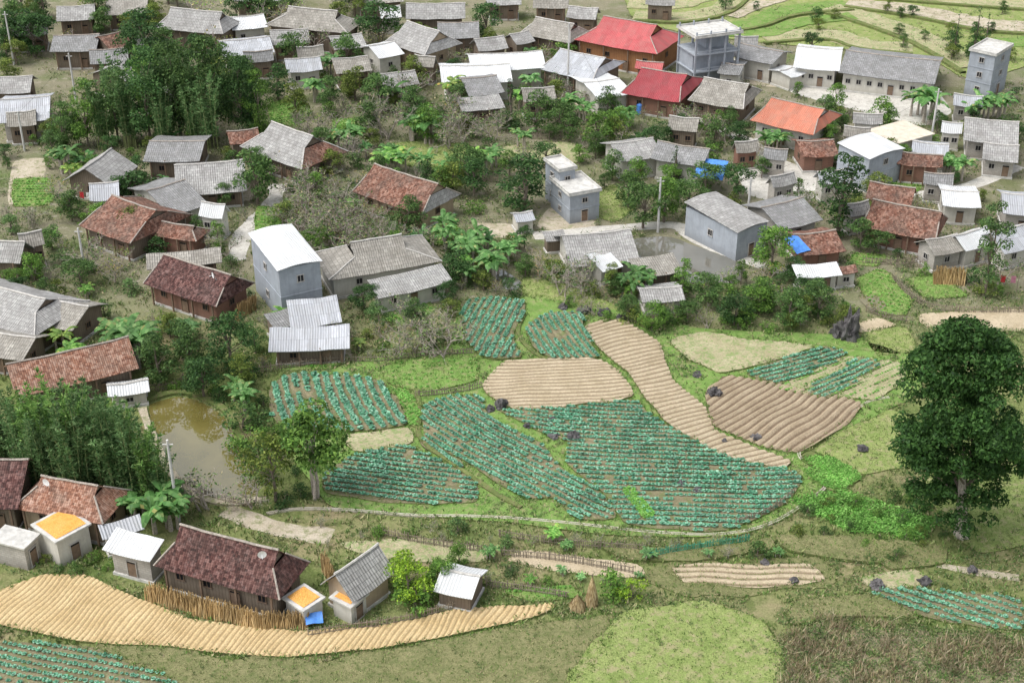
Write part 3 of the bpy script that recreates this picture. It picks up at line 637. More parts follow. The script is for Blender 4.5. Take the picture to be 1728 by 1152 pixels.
house('grey',(620,472),(744,444),0,3.95,2.9,'shed','plaster',nwin=3,CD=((640,505),(764,474)))
house('metal',(483,506),(568,497),(552,546),4.2,3.0,'shed','wood',nwin=1,extra='patched with sheets')
house('metal',(455,552),(590,546),(530,590),3.6,2.6,'shed','wood',nwin=2,extra='and open front')
house('greyd',(445,530),(484,519),(480,552),3.2,2.6,'shed','wood',nwin=0)
house('greyb',(246,428),(372,416),(320,448),4.4,3.4,'shed','wood',nwin=0)
house('tilered',(195,331),(270,357),0,6.2,3.4,'hipgable','wood',.35,nwin=2,CD=((122,380),(218,407)))
house('tilered',(262,371),(322,380),0,4.4,3.0,'hipgable','brick',.3,nwin=2,CD=((240,402),(345,402)))
house('grey',(188,250),(142,284),(215,294),5.8,3.2,'gable','wood',nwin=1)
house('greyd',(252,238),(346,238),(300,272),4.8,3.6,'gable','wood',nwin=2)
house('grey',(294,279),(412,270),(360,326),5.4,3.0,'gable','wood',nwin=3)
house('greyd',(248,322),(312,303),(320,354),4.8,3.0,'gable','plaster',nwin=1)
house('grey',(460,205),(530,230),0,7.0,3.4,'hipgable','wood',.4,end='tilered',nwin=2,CD=((405,246),(505,287)),extra='and red tiled end')
house('tilered',(383,222),(435,216),(405,242),4.8,3.4,'gable','wood',nwin=0)
house('tilered',(640,279),(748,313),0,6.6,3.4,'hipgable','mud',.4,end='grey',nwin=3,CD=((583,322),(706,358)),extra='and grey ends')
house('metal',(866,360),(898,356),(882,374),2.9,2.2,'gable','plaster',nwin=0,name='shed',cat='shed',label='tiny kiosk shed with pale metal roof')
boxhouse((962,331),(1012,322),(930,303),4.2,'slab','bluegrey',2,1,1)
boxhouse((945,290),(972,286),(918,272),5.8,'slab','bluegrey',2,1,1)
house('grey',(948,398),(1064,387),(1010,447),5.2,2.8,'gable','plaster',nwin=2)
house('white',(988,428),(1022,418),(1040,452),3.8,2.8,'gable','plaster',nwin=0)
house('greyb',(1060,436),(1135,426),(1110,464),3.6,2.8,'shed','wood',nwin=0)
boxhouse((1245,392),(1303,378),(1150,352),4.2,'grey','bluegrey',1,1,1,'beside the pond',.6)
house('greyd',(1285,350),(1355,333),(1345,382),4.8,3.2,'gable','block',nwin=1)
house('tilered',(1475,336),(1592,358),0,6.0,3.2,'hipgable','brick',.35,nwin=3,CD=((1458,384),(1570,404)))
house('tilered',(1468,306),(1545,318),(1480,338),5.2,3.4,'gable','brick',nwin=1)
house('tilered',(1340,396),(1410,388),(1385,428),4.2,2.8,'gable','brick',nwin=1,extra='with blue tarpaulin')
house('white',(1336,446),(1412,441),(1375,467),3.4,2.7,'shed','plaster',nwin=2)
house('tilered',(1408,448),(1443,446),(1425,461),3.0,2.5,'shed','plaster',nwin=1)
house('white',(1612,398),(1665,382),(1650,418),4.6,3.2,'gable','plaster',nwin=1)
house('metal',(1672,392),(1750,372),(1715,424),5.2,3.2,'gable','plaster',nwin=2)
house('greyb',(1562,405),(1615,395),(1600,428),4.4,3.0,'gable','block',nwin=1,extra='beside stacked straw')
house('metal',(1690,325),(1760,330),(1720,362),5,3.6,'gable','block',nwin=1)
boxhouse((1468,268),(1522,250),(1418,245),5.2,'white','bluegrey',2,1,1)
house('tilered',(1515,256),(1592,262),(1550,280),4.8,3.4,'gable','brick',nwin=2)
house('grey',(1628,198),(1720,206),(1660,240),5.8,3.6,'gable','block',nwin=2)
boxhouse((1680,95),(1716,80),(1634,88),7.5,'slab','bluegrey',3,1,1,'standing tall')
house('white',(1345,78),(1422,84),(1378,117),5.8,4.0,'gable','plaster',nwin=4,extra='and long verandah')
house('greyd',(1428,85),(1588,103),(1500,133),5.6,3.8,'gable','plaster',nwin=8,extra='and long verandah')
house('redsheet',(1022,27),(1112,42),0,8.6,5.0,'hipgable','woodo',.45,nwin=4,CD=((966,66),(1105,92)))
boxhouse((1175,66),(1255,58),(1138,48),9.0,'slab','bluegrey',3,2,1,'',.3,openf=True,label='unfinished grey concrete frame house with open floors')
house('darkred',(1083,114),(1160,126),0,6.6,3.8,'hipgable','brick',.45,nwin=2,CD=((1046,158),(1148,172)))
house('redsheet',(1074,102),(1120,106),(1092,117),6.0,5.0,'gable','brick',nwin=1)
house('greyb',(1188,130),(1264,142),0,6.4,3.6,'hipgable','wood',.4,nwin=3,CD=((1160,170),(1255,184)))
house('orangesheet',(1303,164),(1392,184),0,6.4,3.8,'hipgable','plaster',.4,nwin=3,CD=((1262,204),(1375,226)))
house('metal',(945,82),(1022,98),0,6.4,4.0,'hipgable','wood',.5,nwin=2,CD=((910,116),(1000,136)))
house('white',(790,92),(915,86),(850,118),5.8,4.2,'gable','plaster',nwin=3)
house('white',(742,112),(860,108),(800,140),5.2,3.8,'gable','plaster',nwin=3)
house('white',(985,140),(1045,132),(1035,162),4.6,3.8,'gable','plaster',nwin=1)
house('grey',(690,36),(745,54),0,8.0,4.6,'hipgable','mud',.5,nwin=3,CD=((625,76),(735,86)))
house('white',(622,78),(665,70),(660,95),5.6,4.4,'gable','plaster',nwin=1)
house('greyb',(903,28),(968,40),0,6.8,4.2,'hipgable','wood',.4,nwin=3,CD=((875,58),(965,72)))
house('grey',(860,58),(892,52),(882,74),5.6,4.2,'gable','wood',nwin=1)
house('grey',(285,12),(372,20),0,8,4.8,'hipgable','wood',.4,nwin=3,CD=((262,48),(380,58)))
house('greyb',(485,10),(568,18),0,8,4.8,'hipgable','wood',.4,nwin=3,CD=((448,44),(590,56)))
house('white',(385,30),(445,24),(425,48),5.6,4.2,'gable','plaster',nwin=2)
house('metal',(370,70),(455,62),(425,92),5.4,4.0,'gable','plaster',nwin=3)
house('greyd',(90,60),(168,58),(140,86),5.6,4.0,'gable','wood',nwin=2)
house('tilered',(165,62),(214,50),(200,80),5.8,4.2,'gable','wood',nwin=1)
house('grey',(178,116),(207,103),(210,140),5.8,4.0,'gable','wood',nwin=1)
house('grey',(-10,130),(55,128),(20,157),5.8,4.0,'gable','wood',nwin=1)
house('metal',(0,168),(85,162),(55,204),5.8,4.0,'gable','block',nwin=1)
house('greyd',(738,38),(808,37),(780,64),6.2,4.4,'gable','wood',nwin=2)
house('grey',(685,6),(785,5),(730,32),6.6,4.4,'gable','wood',nwin=2)
house('greyd',(778,133),(838,127),(815,160),5.2,3.8,'gable','wood',nwin=1)
house('grey',(770,165),(842,158),(815,185),4.4,3.4,'shed','wood',nwin=1)
house('grey',(1030,243),(1102,233),(1070,270),5.2,3.8,'gable','plaster',nwin=1)
house('greyd',(1110,238),(1198,252),(1150,276),5.4,3.8,'gable','plaster',nwin=1)
house('greyd',(1250,73),(1322,88),(1280,104),5.4,4.2,'gable','plaster',nwin=2)
house('greyd',(1218,106),(1256,110),(1235,126),4.4,3.8,'gable','plaster',nwin=1)
boxhouse((1515,243),(1562,222),(1478,218),3.0,'tanslab','plaster',1,2,1)
house('tilered',(1345,238),(1407,236),(1375,264),4.4,3.2,'gable','brick',nwin=1)
house('white',(1316,120),(1342,112),(1340,130),3.4,2.9,'gable','plaster',nwin=0)
house('grey',(1078,487),(1150,483),(1115,509),3.0,2.3,'gable','plaster',nwin=1,name='shed',cat='shed',label='low shed with pale grey roof beside shrubs')
house('white',(1588,320),(1652,324),(1610,348),4.2,3.4,'gable','plaster',nwin=1)
house('grey',(555,62),(610,56),(590,82),5.4,4,'gable','wood',nwin=1)
house('metal',(1540,238),(1602,244),(1570,260),4.2,3.4,'gable','block',nwin=1)
house('grey',(915,390),(950,386),(935,406),3,2.4,'shed','wood',nwin=0)
for A,B,E,m,wl in [((180,-5),(250,-8),(220,24),'greyb','wood'),((600,-20),(680,-22),(640,4),'greyb','wood'),((400,-25),(480,-25),(440,2),'grey','wood'),((95,12),(160,8),(130,34),'grey','wood'),((150,85),(215,80),(190,106),'greyd','wood'),
 ((455,52),(520,48),(495,74),'grey','mud'),((560,100),(620,94),(600,122),'greyb','wood'),((480,100),(540,95),(520,120),'metal','plaster'),((800,66),(850,60),(835,84),'grey','wood'),((640,12),(675,10),(662,30),'white','plaster'),((20,40),(80,36),(55,60),'grey','wood'),
 ((10,190),(60,186),(40,212),'greyb','wood'),((640,125),(700,118),(680,145),'grey','wood'),((880,150),(935,146),(915,170),'greyb','wood'),((960,10),(1010,14),(985,32),'grey','wood'),((900,-5),(960,-4),(930,14),'greyb','wood'),((820,-12),(880,-12),(850,8),'grey','wood'),
 ((1130,195),(1180,200),(1150,220),'greyb','wood'),((1380,290),(1430,285),(1415,308),'metal','plaster'),((1240,60),(1280,62),(1260,76),'grey','plaster'),((1660,240),(1720,246),(1690,272),'grey','block'),((150,310),(200,306),(190,336),'metal','plaster'),((340,340),(380,345),(365,368),'white','plaster'),
 ((30,395),(70,388),(60,415),'greyb','wood'),((410,88),(460,84),(440,104),'greyd','wood'),((240,150),(290,146),(270,172),'grey','wood'),((1090,-8),(1140,-6),(1110,8),'grey','wood'),((700,92),(735,96),(715,112),'greyb','wood'),((500,80),(545,76),(525,96),'greyb','wood'),((225,60),(270,66),(245,84),'grey','wood'),
 ((1440,190),(1490,192),(1465,208),'grey','plaster'),((1425,212),(1470,216),(1445,232),'greyb','block'),((1290,248),(1330,252),(1308,268),'greyd','block'),((1610,158),(1660,162),(1635,180),'metal','block'),((1590,205),(1625,208),(1605,224),'white','plaster'),((1240,240),(1278,236),(1265,256),'greyb','brick'),((1300,298),(1340,290),(1330,312),'grey','block'),((1560,290),(1610,294),(1585,312),'greyd','block'),((1430,345),(1465,338),(1455,362),'grey','block')]:
    house(m,A,B,E,4.8 if A[0]>1230 and A[1]>150 else 5.4,3.3 if A[0]>1230 and A[1]>150 else 3.7,'gable',wl,nwin=2)
# ------------------------------------------------ leaf geometry
def quads(name,C,T,Sd,mats):
    N=len(C); V=np.empty((N,4,3)); V[:,0]=C-T;V[:,1]=C+Sd-T*.1;V[:,2]=C+T;V[:,3]=C-Sd-T*.1
    F=np.arange(N*4).reshape(N,4)
    me=bpy.data.meshes.new(name); me.from_pydata(V.reshape(-1,3).tolist(),[],F.tolist())
    for m in mats: me.materials.append(m)
    me.update(); return me
def rdir(rs,n):
    v=rs.normal(size=(n,3)); return v/np.linalg.norm(v,axis=1)[:,None]
def leafcloud(rs,centers,radii,per,size,flat=.75,asp=.5,droop=.2,shell=.55):
    Cs=[];Ts=[];Ss=[]
    for c,r,k in zip(centers,radii,per):
        d=rdir(rs,k); d[:,2]=np.where(d[:,2]<-.3,-d[:,2],d[:,2])
        rr=r*(shell+(1.08-shell)*rs.rand(k)**.6); p=np.array(c)+d*rr[:,None]*np.array([1,1,flat])
        nrm=d*.8+rdir(rs,k)*.8+np.array([0,0,.35]); nrm/=np.linalg.norm(nrm,axis=1)[:,None]
        t=np.cross(nrm,rdir(rs,k)); t/=np.linalg.norm(t,axis=1)[:,None]+1e-6; t[:,2]-=droop
        s=np.cross(nrm,t); L_=size*(.6+.8*rs.rand(k))[:,None]/2
        Cs.append(p);Ts.append(t*L_);Ss.append(s*L_*asp)
    return np.concatenate(Cs),np.concatenate(Ts),np.concatenate(Ss)
PROTO={}
def tree_proto(key,seed,h,cr,base,nc,per,leaf,rc,prof='round',lmat='leaf',bark='bark',tr=.16,asp=.55,multi=1,flat=.75):
    rs=np.random.RandomState(seed); cs=[];rr=[]
    for i in range(nc):
        t=rs.rand()
        if prof=='round': R=math.sqrt(max(.05,1-(2*t-.95)**2))
        elif prof=='cone': t=t**1.3; R=max(.08,1-t)
        elif prof=='slim': R=.35+.65*math.sin(math.pi*min(1,t*.9+.1))*(.6+.4*rs.rand())
        elif prof=='dome': R=math.sqrt(max(.05,1-t*t))
        a=rs.rand()*6.283; q=math.sqrt(rs.rand()*.75+.1)*cr*R*(.8+.4*rs.rand())
        cs.append((q*math.cos(a),q*math.sin(a),h*base+(h-h*base-rc*.5)*t+rc*.1)); rr.append(rc*rs.uniform(.5,1.2)*(1 if prof!='cone' else max(.4,1-t*.7)))
    C,T,S_=leafcloud(rs,cs,rr,[max(8,int(per*(r/rc)**2)) for r in rr],leaf,flat,asp)
    crown=quads('crown',C,T,S_,[M[lmat]])
    mb=MB()
    for k in range(multi):
        ox,oy=(rs.uniform(-.3,.3,2) if multi>1 else (0,0)); top=h*(.8 if base<.5 else .7)
        pts=[(ox+rs.uniform(-.12,.12)*i*.8,oy+rs.uniform(-.12,.12)*i*.8,top*i/4) for i in range(5)]; pts[0]=(ox,oy,-.1)
        mb.tube(pts,[tr*1.25,tr,tr*.8,tr*.55,tr*.2],7)
    for c in cs[::max(1,len(cs)//9)]:
        z0=min(c[2]*.6,top*.75); mid=(c[0]*.5,c[1]*.5,(z0+c[2])/2+.1); mb.tube([(0,0,z0),mid,c],[tr*.45,tr*.3,tr*.1],5)
    PROTO.setdefault(key,[]).append((h,mb.mesh('trunk',[M[bark]],True),crown,cr))
for i in range(5): tree_proto('med',20+i,7,2.6,.15,24,140,.30,1.05)
for i in range(3): tree_proto('tall',25+i,12,3.2,.08,40,150,.34,1.25)
for i in range(2): tree_proto('round',30+i,7,2.1,.42,26,180,.27,.9,'round',bark='palebark',multi=4,tr=.1)
for i in range(4): tree_proto('shrub',40+i,2.2,1.25,.02,12,80,.2,.6,'dome',tr=.05)
for i in range(2): tree_proto('slim',50+i,11,1.9,.18,26,110,.28,.9,'slim')
for i in range(2): tree_proto('conifer',60+i,9,1.9,.08,34,90,.24,.8,'cone')
def bamboo(seed):
    rs=np.random.RandomState(seed); mb=MB(); C=[];T=[];S_=[]; h=9
    for k in range(17):
        a=rs.rand()*6.283; lean=rs.uniform(.2,1.5); H=h*rs.uniform(.6,1.0); b=rs.uniform(0,1.2); pts=[]
        f=lambda t:np.array([(b+lean*t**3)*math.cos(a),(b+lean*t**3)*math.sin(a),H*(t-.06*t**6)])
        for i in range(8): pts.append(tuple(f(i/7)))
        mb.tube(pts,[.055,.055,.05,.045,.04,.03,.02,.01],4,cap=False)
        for t in np.arange(.22,1.0,.055):
            if rs.rand()<.15: continue
            p=f(t); n=15
            d=rdir(rs,n)*np.array([1,1,.4]); sp_=.2+.4*math.sin(math.pi*min(1,t*.95)); pp=p+d*rs.uniform(.1,1.0,(n,1))*sp_; tt=d*.8+np.array([0,0,.3])+rdir(rs,n)*.4; tt/=np.linalg.norm(tt,axis=1)[:,None]
            ss=np.cross(tt,rdir(rs,n)); ss/=np.linalg.norm(ss,axis=1)[:,None]; Lh=rs.uniform(.14,.27,(n,1))
            C.append(pp);T.append(tt*Lh);S_.append(ss*Lh*.25)
    return h,mb.mesh('trunk',[M['culm']]),quads('crown',np.concatenate(C),np.concatenate(T),np.concatenate(S_),[M['bamboo']]),2.2
PROTO['bamboo']=[bamboo(70),bamboo(71),bamboo(72)]
def banana(seed):
    rs=np.random.RandomState(seed); mb=MB(); tm=MB(); stems=rs.randint(2,4)
    for s in range(stems):
        ox,oy=rs.uniform(-.8,.8,2); hh=rs.uniform(1.6,2.6); tm.tube([(ox,oy,-.1),(ox,oy,hh*.5),(ox,oy,hh)],[.17,.13,.09],6)
        for k in range(8):
            a=rs.rand()*6.283; Ln=rs.uniform(1.5,2.3); up=rs.uniform(.6,1.7); pts=[]
            for i in range(8):
                t=i/7; r=Ln*t*.8; z=hh+up*Ln*.8*t-1.2*Ln*.6*t*t*(.6+up*.4); pts.append(Vector((ox+r*math.cos(a),oy+r*math.sin(a),z)))
            side=Vector((-math.sin(a),math.cos(a),0))
            for i in range(7):
                w0=.3*math.sin(math.pi*min(1,(i+.3)/7.3))**.6; w1=.3*math.sin(math.pi*min(1,(i+1.3)/7.4))**.6 if i<6 else .05
                if rs.rand()<.15: w0*=.5
                dz=Vector((0,0,-.1))
                mb.face([pts[i],pts[i]+side*w0+dz,pts[i+1]+side*w1+dz,pts[i+1]]); mb.face([pts[i]-side*w0+dz,pts[i],pts[i+1],pts[i+1]-side*w1+dz])
    return 4.0,tm.mesh('trunk',[M['palebark']]),mb.mesh('crown',[M['banana']]),1.8
PROTO['banana']=[banana(80),banana(81),banana(82)]
def bare(seed,leafy=60):
    rs=np.random.RandomState(seed); mb=MB(); tips=[]
    def br(p,d,l,r,lev):
        q=p+d*l; m=(p+q)/2+Vector(rs.uniform(-.1,.1,3)*l); mb.tube([p,m,q],[r,r*.8,r*.55],4 if lev else 6,0,False); tips.append(q)
        if lev<4:
            for _ in range(rs.randint(2,5)):
                nd=(d*.9+Vector(rs.normal(size=3))*.55+Vector((0,0,.15))).normalized(); br(q if rs.rand()<.6 else m,nd,l*rs.uniform(.55,.8),r*.6,lev+1)
    for _ in range(3): br(Vector((rs.uniform(-.3,.3),rs.uniform(-.3,.3),-.05)),Vector((rs.uniform(-.35,.35),rs.uniform(-.35,.35),1)).normalized(),1.5,.08,0)
    c=[tuple(t) for t in tips if t.z>1]; c=c[::max(1,len(c)//leafy)]
    C,T,S_=leafcloud(rs,c,[.4]*len(c),[5]*len(c),.2)
    return 4.6,mb.mesh('trunk',[M['twig']]),quads('crown',C,T,S_,[M['weed']]),1.6
PROTO['bare']=[bare(90),bare(91),bare(92)]
NM={'med':('broadleaf_tree','broadleaf tree','tree','broadleaf trees among the village houses'),'tall':('broadleaf_tree','tall full broadleaf tree','tree','broadleaf trees among the village houses'),'round':('broadleaf_tree','round crowned tree on pale stems','tree','broadleaf trees among the village houses'),
'shrub':('shrub','leafy shrub','shrub','shrubs between houses and gardens'),'slim':('tall_tree','tall slender tree','tree','slender trees beside the houses'),'conifer':('conifer_tree','cone shaped evergreen tree','tree','evergreen trees in the village'),
'bamboo':('bamboo_clump','feathery upright bamboo clump','bamboo','bamboo clumps in the village'),'banana':('banana_plant','banana plant with broad drooping leaves','banana plant','banana plants in the gardens'),'bare':('bare_tree','thin bare twiggy tree with few leaves','tree','bare winter trees in the village')}
TW={'d':'dark green','m':'mid green','b':'bright green','y':'yellow-green','o':'brownish green','g':'grey-green'}
TC={'d':(.56,.7,.68),'m':(.9,.95,.9),'b':(1.3,1.4,.9),'y':(2.2,2.0,.7),'o':(1.5,1.15,.85),'g':(1.15,1.15,1.3)}
COUNT={}; TREEPOS=[]
def plant(kind,x,y,h,t='m',ws=1.0,rs=random,place='near houses'):
    ck='med' if kind=='tall' else kind
    if ck in('shrub','med') and COUNT.get(ck,0)>=294: return
    COUNT[ck]=COUNT.get(ck,0)+1
    hh,tm,cm,cr=rs.choice(PROTO[kind]); s=h/hh; nm,lb,cat,grp=NM[kind]
    root=empty(nm,(x,y,0),rs.uniform(0,6.28)); root.scale=(s*ws,s*ws,s)
    a=link('trunk',tm,root); b=link('crown',cm,root); c=TC[t]; j=rs.uniform(.8,1.25); b.color=(c[0]*j,c[1]*j,c[2]*j,1)
    tag(root,('%s %s %s'%(TW[t],lb,place)),cat,grp); TREEPOS.append((x,y)); return root
def pt(kind,u,v,vt,t='m',ws=1.0,place='near houses'):
    x,y=W(u,v); h=max(.8,topz(y,vt)); plant(kind,x,y,h,t,ws,place=place)
T=[('round',538,838,693,'b',1.1,'beside pond and cabbages'),('med',466,846,722,'o',.8,'beside the fishpond'),('shrub',440,800,750,'m',1.2,'beside the fishpond'),('shrub',425,760,715,'b',1.2,'beside the fishpond'),('shrub',412,725,680,'m',1.2,'beside the fishpond'),('med',885,358,262,'d',1.4),('med',800,335,262,'d',1),('med',435,345,250,'m',1),('med',690,392,332,'m',1.1),
('med',1300,462,383,'b',1.2),('slim',1412,402,243,'d',1.3),('slim',1660,502,328,'g',.9),('med',1450,425,368,'m',1),('med',1095,272,210,'d',1),('conifer',1138,312,243,'d',1.1),('med',1120,375,298,'b',1),('med',1085,385,305,'m',1.1),
('med',1240,335,272,'d',1.1),('med',1190,518,463,'m',1.1),('slim',1150,505,428,'b',1),('med',1280,528,470,'b',1.3),('med',1380,538,475,'m',1.2),('med',1240,550,495,'d',1.3),('med',1330,552,490,'m',1.3),('med',1205,255,203,'m',1.1),('med',1245,258,208,'d',1.2),
('med',1008,255,188,'b',1.2),('med',1040,245,182,'b',1),('conifer',862,218,130,'d',1.4),('med',905,225,155,'m',1.1),('med',945,230,165,'m',1),('bare',760,205,130,'m',1.2),('med',700,215,148,'m',1),('med',728,245,178,'b',1),('med',640,78,5,'d',1.4),('med',820,75,5,'d',1.2),
('med',250,115,20,'d',1.3),('med',60,88,14,'d',1.4),('med',20,90,20,'d',1),('med',1480,225,165,'b',1),('med',1368,92,52,'d',1),('conifer',1608,98,16,'d',.9),('conifer',1640,103,8,'d',1.0),('conifer',1657,103,22,'d',.9),
('med',325,640,560,'m',1),('med',392,628,530,'d',1.1),('med',310,605,540,'m',1.1),('med',345,672,600,'d',1.1),('med',270,650,570,'m',1.1),('med',410,660,600,'o',.9),('med',755,518,472,'d',1),('med',615,528,478,'d',1.2),('med',770,478,422,'d',1.3),
('med',690,1014,938,'y',1.1,'beside grey shed'),('med',745,1000,940,'b',1.0,'by the sheds'),('med',775,960,915,'b',.9,'by the sheds'),('shrub',700,1020,975,'b',1.2,'by the sheds'),('shrub',1066,1008,975,'y',1,'in the meadow edge'),('shrub',1030,1000,965,'b',1.2,'in the meadow edge'),('med',60,478,425,'b',1.1),('shrub',230,335,290,'d',1.6),
('med',470,170,110,'d',1.1),('med',500,200,140,'o',1),('med',560,190,130,'m',1),('med',600,170,110,'o',1),('med',640,190,120,'m',1),('bare',560,230,170,'m',1.2),('bare',620,220,140,'m',1.2),
('med',985,360,320,'b',1.0),('med',1020,320,290,'m',1),('med',960,240,190,'m',1),('med',1345,165,138,'b',1),('med',1408,195,142,'b',.8),('med',1120,250,205,'d',1),('med',1160,360,300,'m',1.2),('med',1190,330,270,'m',1.2),('med',1060,350,290,'m',1.1),
('med',640,310,262,'m',1),('med',720,320,275,'d',1),('med',765,330,270,'o',1.1),('med',560,300,250,'o',1),('bare',520,330,262,'m',1.2),('med',440,300,250,'m',1),('med',230,410,350,'o',1.1),('med',380,350,310,'m',1),('med',640,555,510,'g',1),
('med',1100,560,510,'b',1.1),('med',1160,545,505,'m',1.2),('med',1060,545,500,'m',1.1),('med',1425,560,515,'o',1.0),('slim',1030,500,440,'o',1),('med',1250,480,440,'b',.7),('med',790,310,240,'m',1.1),('med',860,300,255,'b',1),
('med',1285,300,262,'m',1),('med',1345,335,300,'b',.9),('med',1400,240,205,'m',1),('med',1440,300,262,'d',1),('med',1500,215,180,'m',1),('med',1580,225,185,'m',1),('med',1640,215,180,'d',1),('med',1330,225,195,'b',.9),('med',1230,215,180,'m',1),
('tall',200,240,110,'m',1),('tall',255,245,75,'d',.9),('tall',305,235,60,'m',.9),('tall',360,235,65,'m',.9),('tall',410,230,90,'d',.9),('tall',150,250,130,'b',.9),('tall',235,180,50,'d',.9),('tall',290,170,45,'m',.9),('tall',345,175,55,'d',.9),('tall',385,170,75,'m',.9),('tall',440,235,120,'b',.8),('tall',110,255,170,'m',.9)]
for t in T:
    k,u,v,vt,c,ws=t[:6]; pt(k,u,v,vt,c,ws,t[6] if len(t)>6 else 'near houses')
for(u,v,vt) in[(50,800,650),(85,815,640),(120,830,620),(150,845,640),(180,850,655),(210,855,665),(235,862,675),(256,866,705),(274,868,730),(30,740,650),(110,790,640),(145,800,635),(175,800,650),(205,800,665),(225,815,675),(70,760,650),(10,790,660),(150,750,640),(190,760,660),(60,840,690),(100,850,680),(140,865,700),(175,250,120),(225,248,105),(275,245,95),(330,215,75),(390,205,95),(425,215,115),(130,245,165),(200,215,85),(360,250,100),(310,195,50),(250,205,60),(330,250,130),(280,255,140)]:
    pt('bamboo',u,v,vt,random.choice('mmb'),.9,'beside tiled houses')
for(u,v,vt) in[(268,890,800),(240,880,812),(290,885,822),(415,690,635),(395,672,630),(40,765,690),(20,775,700),(820,475,408),(795,425,368),(800,455,388),(850,450,400),(835,465,420),(580,252,200),(605,250,200),(650,285,240),(100,285,240),(118,290,232),(1065,500,440),(1085,495,442),(1045,495,450),(1300,262,205),(1315,258,208),(700,235,180),(720,240,175),(822,295,245),(838,285,240),(660,275,235),(1562,205,128),(1545,195,135),(1640,205,148),(1668,200,142),(1690,203,150),(1612,305,248),(1600,300,255),(1050,215,168),(1060,220,175),(760,405,350),(745,425,370),(225,615,520),(203,605,522),(240,612,530),(540,285,240),(770,440,395),(785,480,430),(870,430,390),(680,290,240),(960,200,150),(715,290,245),(750,300,255),(880,250,205),(980,205,160)]:
    pt('banana',u,v,vt,'m',1.0,'beside houses')
for(u,v,vt) in[(500,340,270),(540,395,312),(570,405,322),(610,425,345),(510,415,332),(560,365,290),(590,380,310),(150,455,385),(345,862,770),(430,855,790),(650,235,150),(742,605,520),(705,595,530),(672,600,540),(380,435,385),(970,485,422),(720,560,500),(690,550,490),(760,580,510),(480,300,240),(525,370,300),(550,420,350),(480,390,330),(620,390,330),(590,440,380),(660,420,360),(350,420,370),(120,360,300),(60,380,330),(950,500,440),(985,500,440),(760,250,180),(780,240,170),(1175,230,170),(1690,480,420),(1150,215,160),(520,440,385),(690,180,110),(830,240,180),(920,200,140),(1220,240,180)]:
    pt('bare',u,v,vt,'m',1.25,'beside village houses')
def scat(px,n,kinds,hr,tints,seed,margin=.2,mind=1.7,place='near houses'):
    rs=random.Random(seed); P=[W(u,v) for u,v in px]; A=np.array(P); r2=np.random.RandomState(seed)
    pts=np.column_stack([r2.uniform(A[:,0].min(),A[:,0].max(),n*14),r2.uniform(A[:,1].min(),A[:,1].max(),n*14)])
    pts=pts[inpoly(pts,P)]; pts=pts[~blocked(pts,margin)]; c=0
    for x,y in pts:
        if c>=n: break
        if any((x-a)**2+(y-b)**2<mind**2 for a,b in TREEPOS[-250:]): continue
        k=rs.choice(kinds); h=rs.uniform(*hr)
        if k=='shrub': h=min(h,rs.uniform(1.3,3.0))
        plant(k,x,y,h,rs.choice(tints),rs.uniform(.85,1.35),rs,place); c+=1
scat([(10,5),(620,5),(640,130),(420,230),(10,240)],46,['med','med','bare'],(4.5,8),'dmmbo',1)
scat([(620,60),(1000,120),(1060,200),(1000,300),(640,300),(440,240)],84,['med','med','bare','shrub','banana','bare'],(2.8,6.0),'mdobmgb',2)
scat([(1000,180),(1420,200),(1600,320),(1400,400),(1000,360)],44,['med','med','shrub','bare'],(2.2,5),'mdobbm',3)
scat([(1250,180),(1720,170),(1720,520),(1440,470),(1250,400)],44,['med','shrub','shrub','bare'],(1.8,4.5),'mdbo',4)
scat([(10,240),(620,240),(900,420),(900,500),(600,600),(440,620),(10,640)],150,['shrub','shrub','med','med','bare','bare','banana'],(1.8,4.4),'mdobgb',5)
scat([(440,300),(620,300),(700,400),(640,470),(480,440)],34,['bare'],(2.5,4.6),'mo',25,mind=1.2)
scat([(760,420),(1060,480),(1100,560),(980,540),(900,500),(760,500)],34,['shrub','bare','med'],(1.5,3.6),'mobo',6)
scat([(1050,480),(1330,470),(1460,540),(1460,562),(1120,556)],48,['shrub','bare','med'],(1.5,3.8),'mobbdg',7)
scat([(430,590),(640,560),(780,580),(640,600),(440,630)],22,['shrub','bare'],(1.4,3),'mob',8)
scat([(230,600),(440,630),(465,700),(540,850),(470,860),(420,720),(300,660)],26,['shrub'],(1.2,2.2),'dmb',9,place='beside the fishpond')
scat([(400,880),(1300,925),(1400,970),(820,1000),(560,930)],44,['shrub','bare','banana'],(.9,2.0),'mbbg',10,place='below the canal')
scat([(1350,840),(1580,840),(1600,920),(1500,960),(1320,900)],20,['shrub'],(.8,1.5),'bmo',11,place='below the canal')
scat([(20,930),(160,945),(240,985),(60,970)],10,['shrub'],(.8,1.8),'mob',12)
scat([(1060,10),(1720,20),(1720,130),(1300,60)],20,['med'],(2,3.5),'mdo',13,place='on far terraces')
print('COUNT',COUNT)
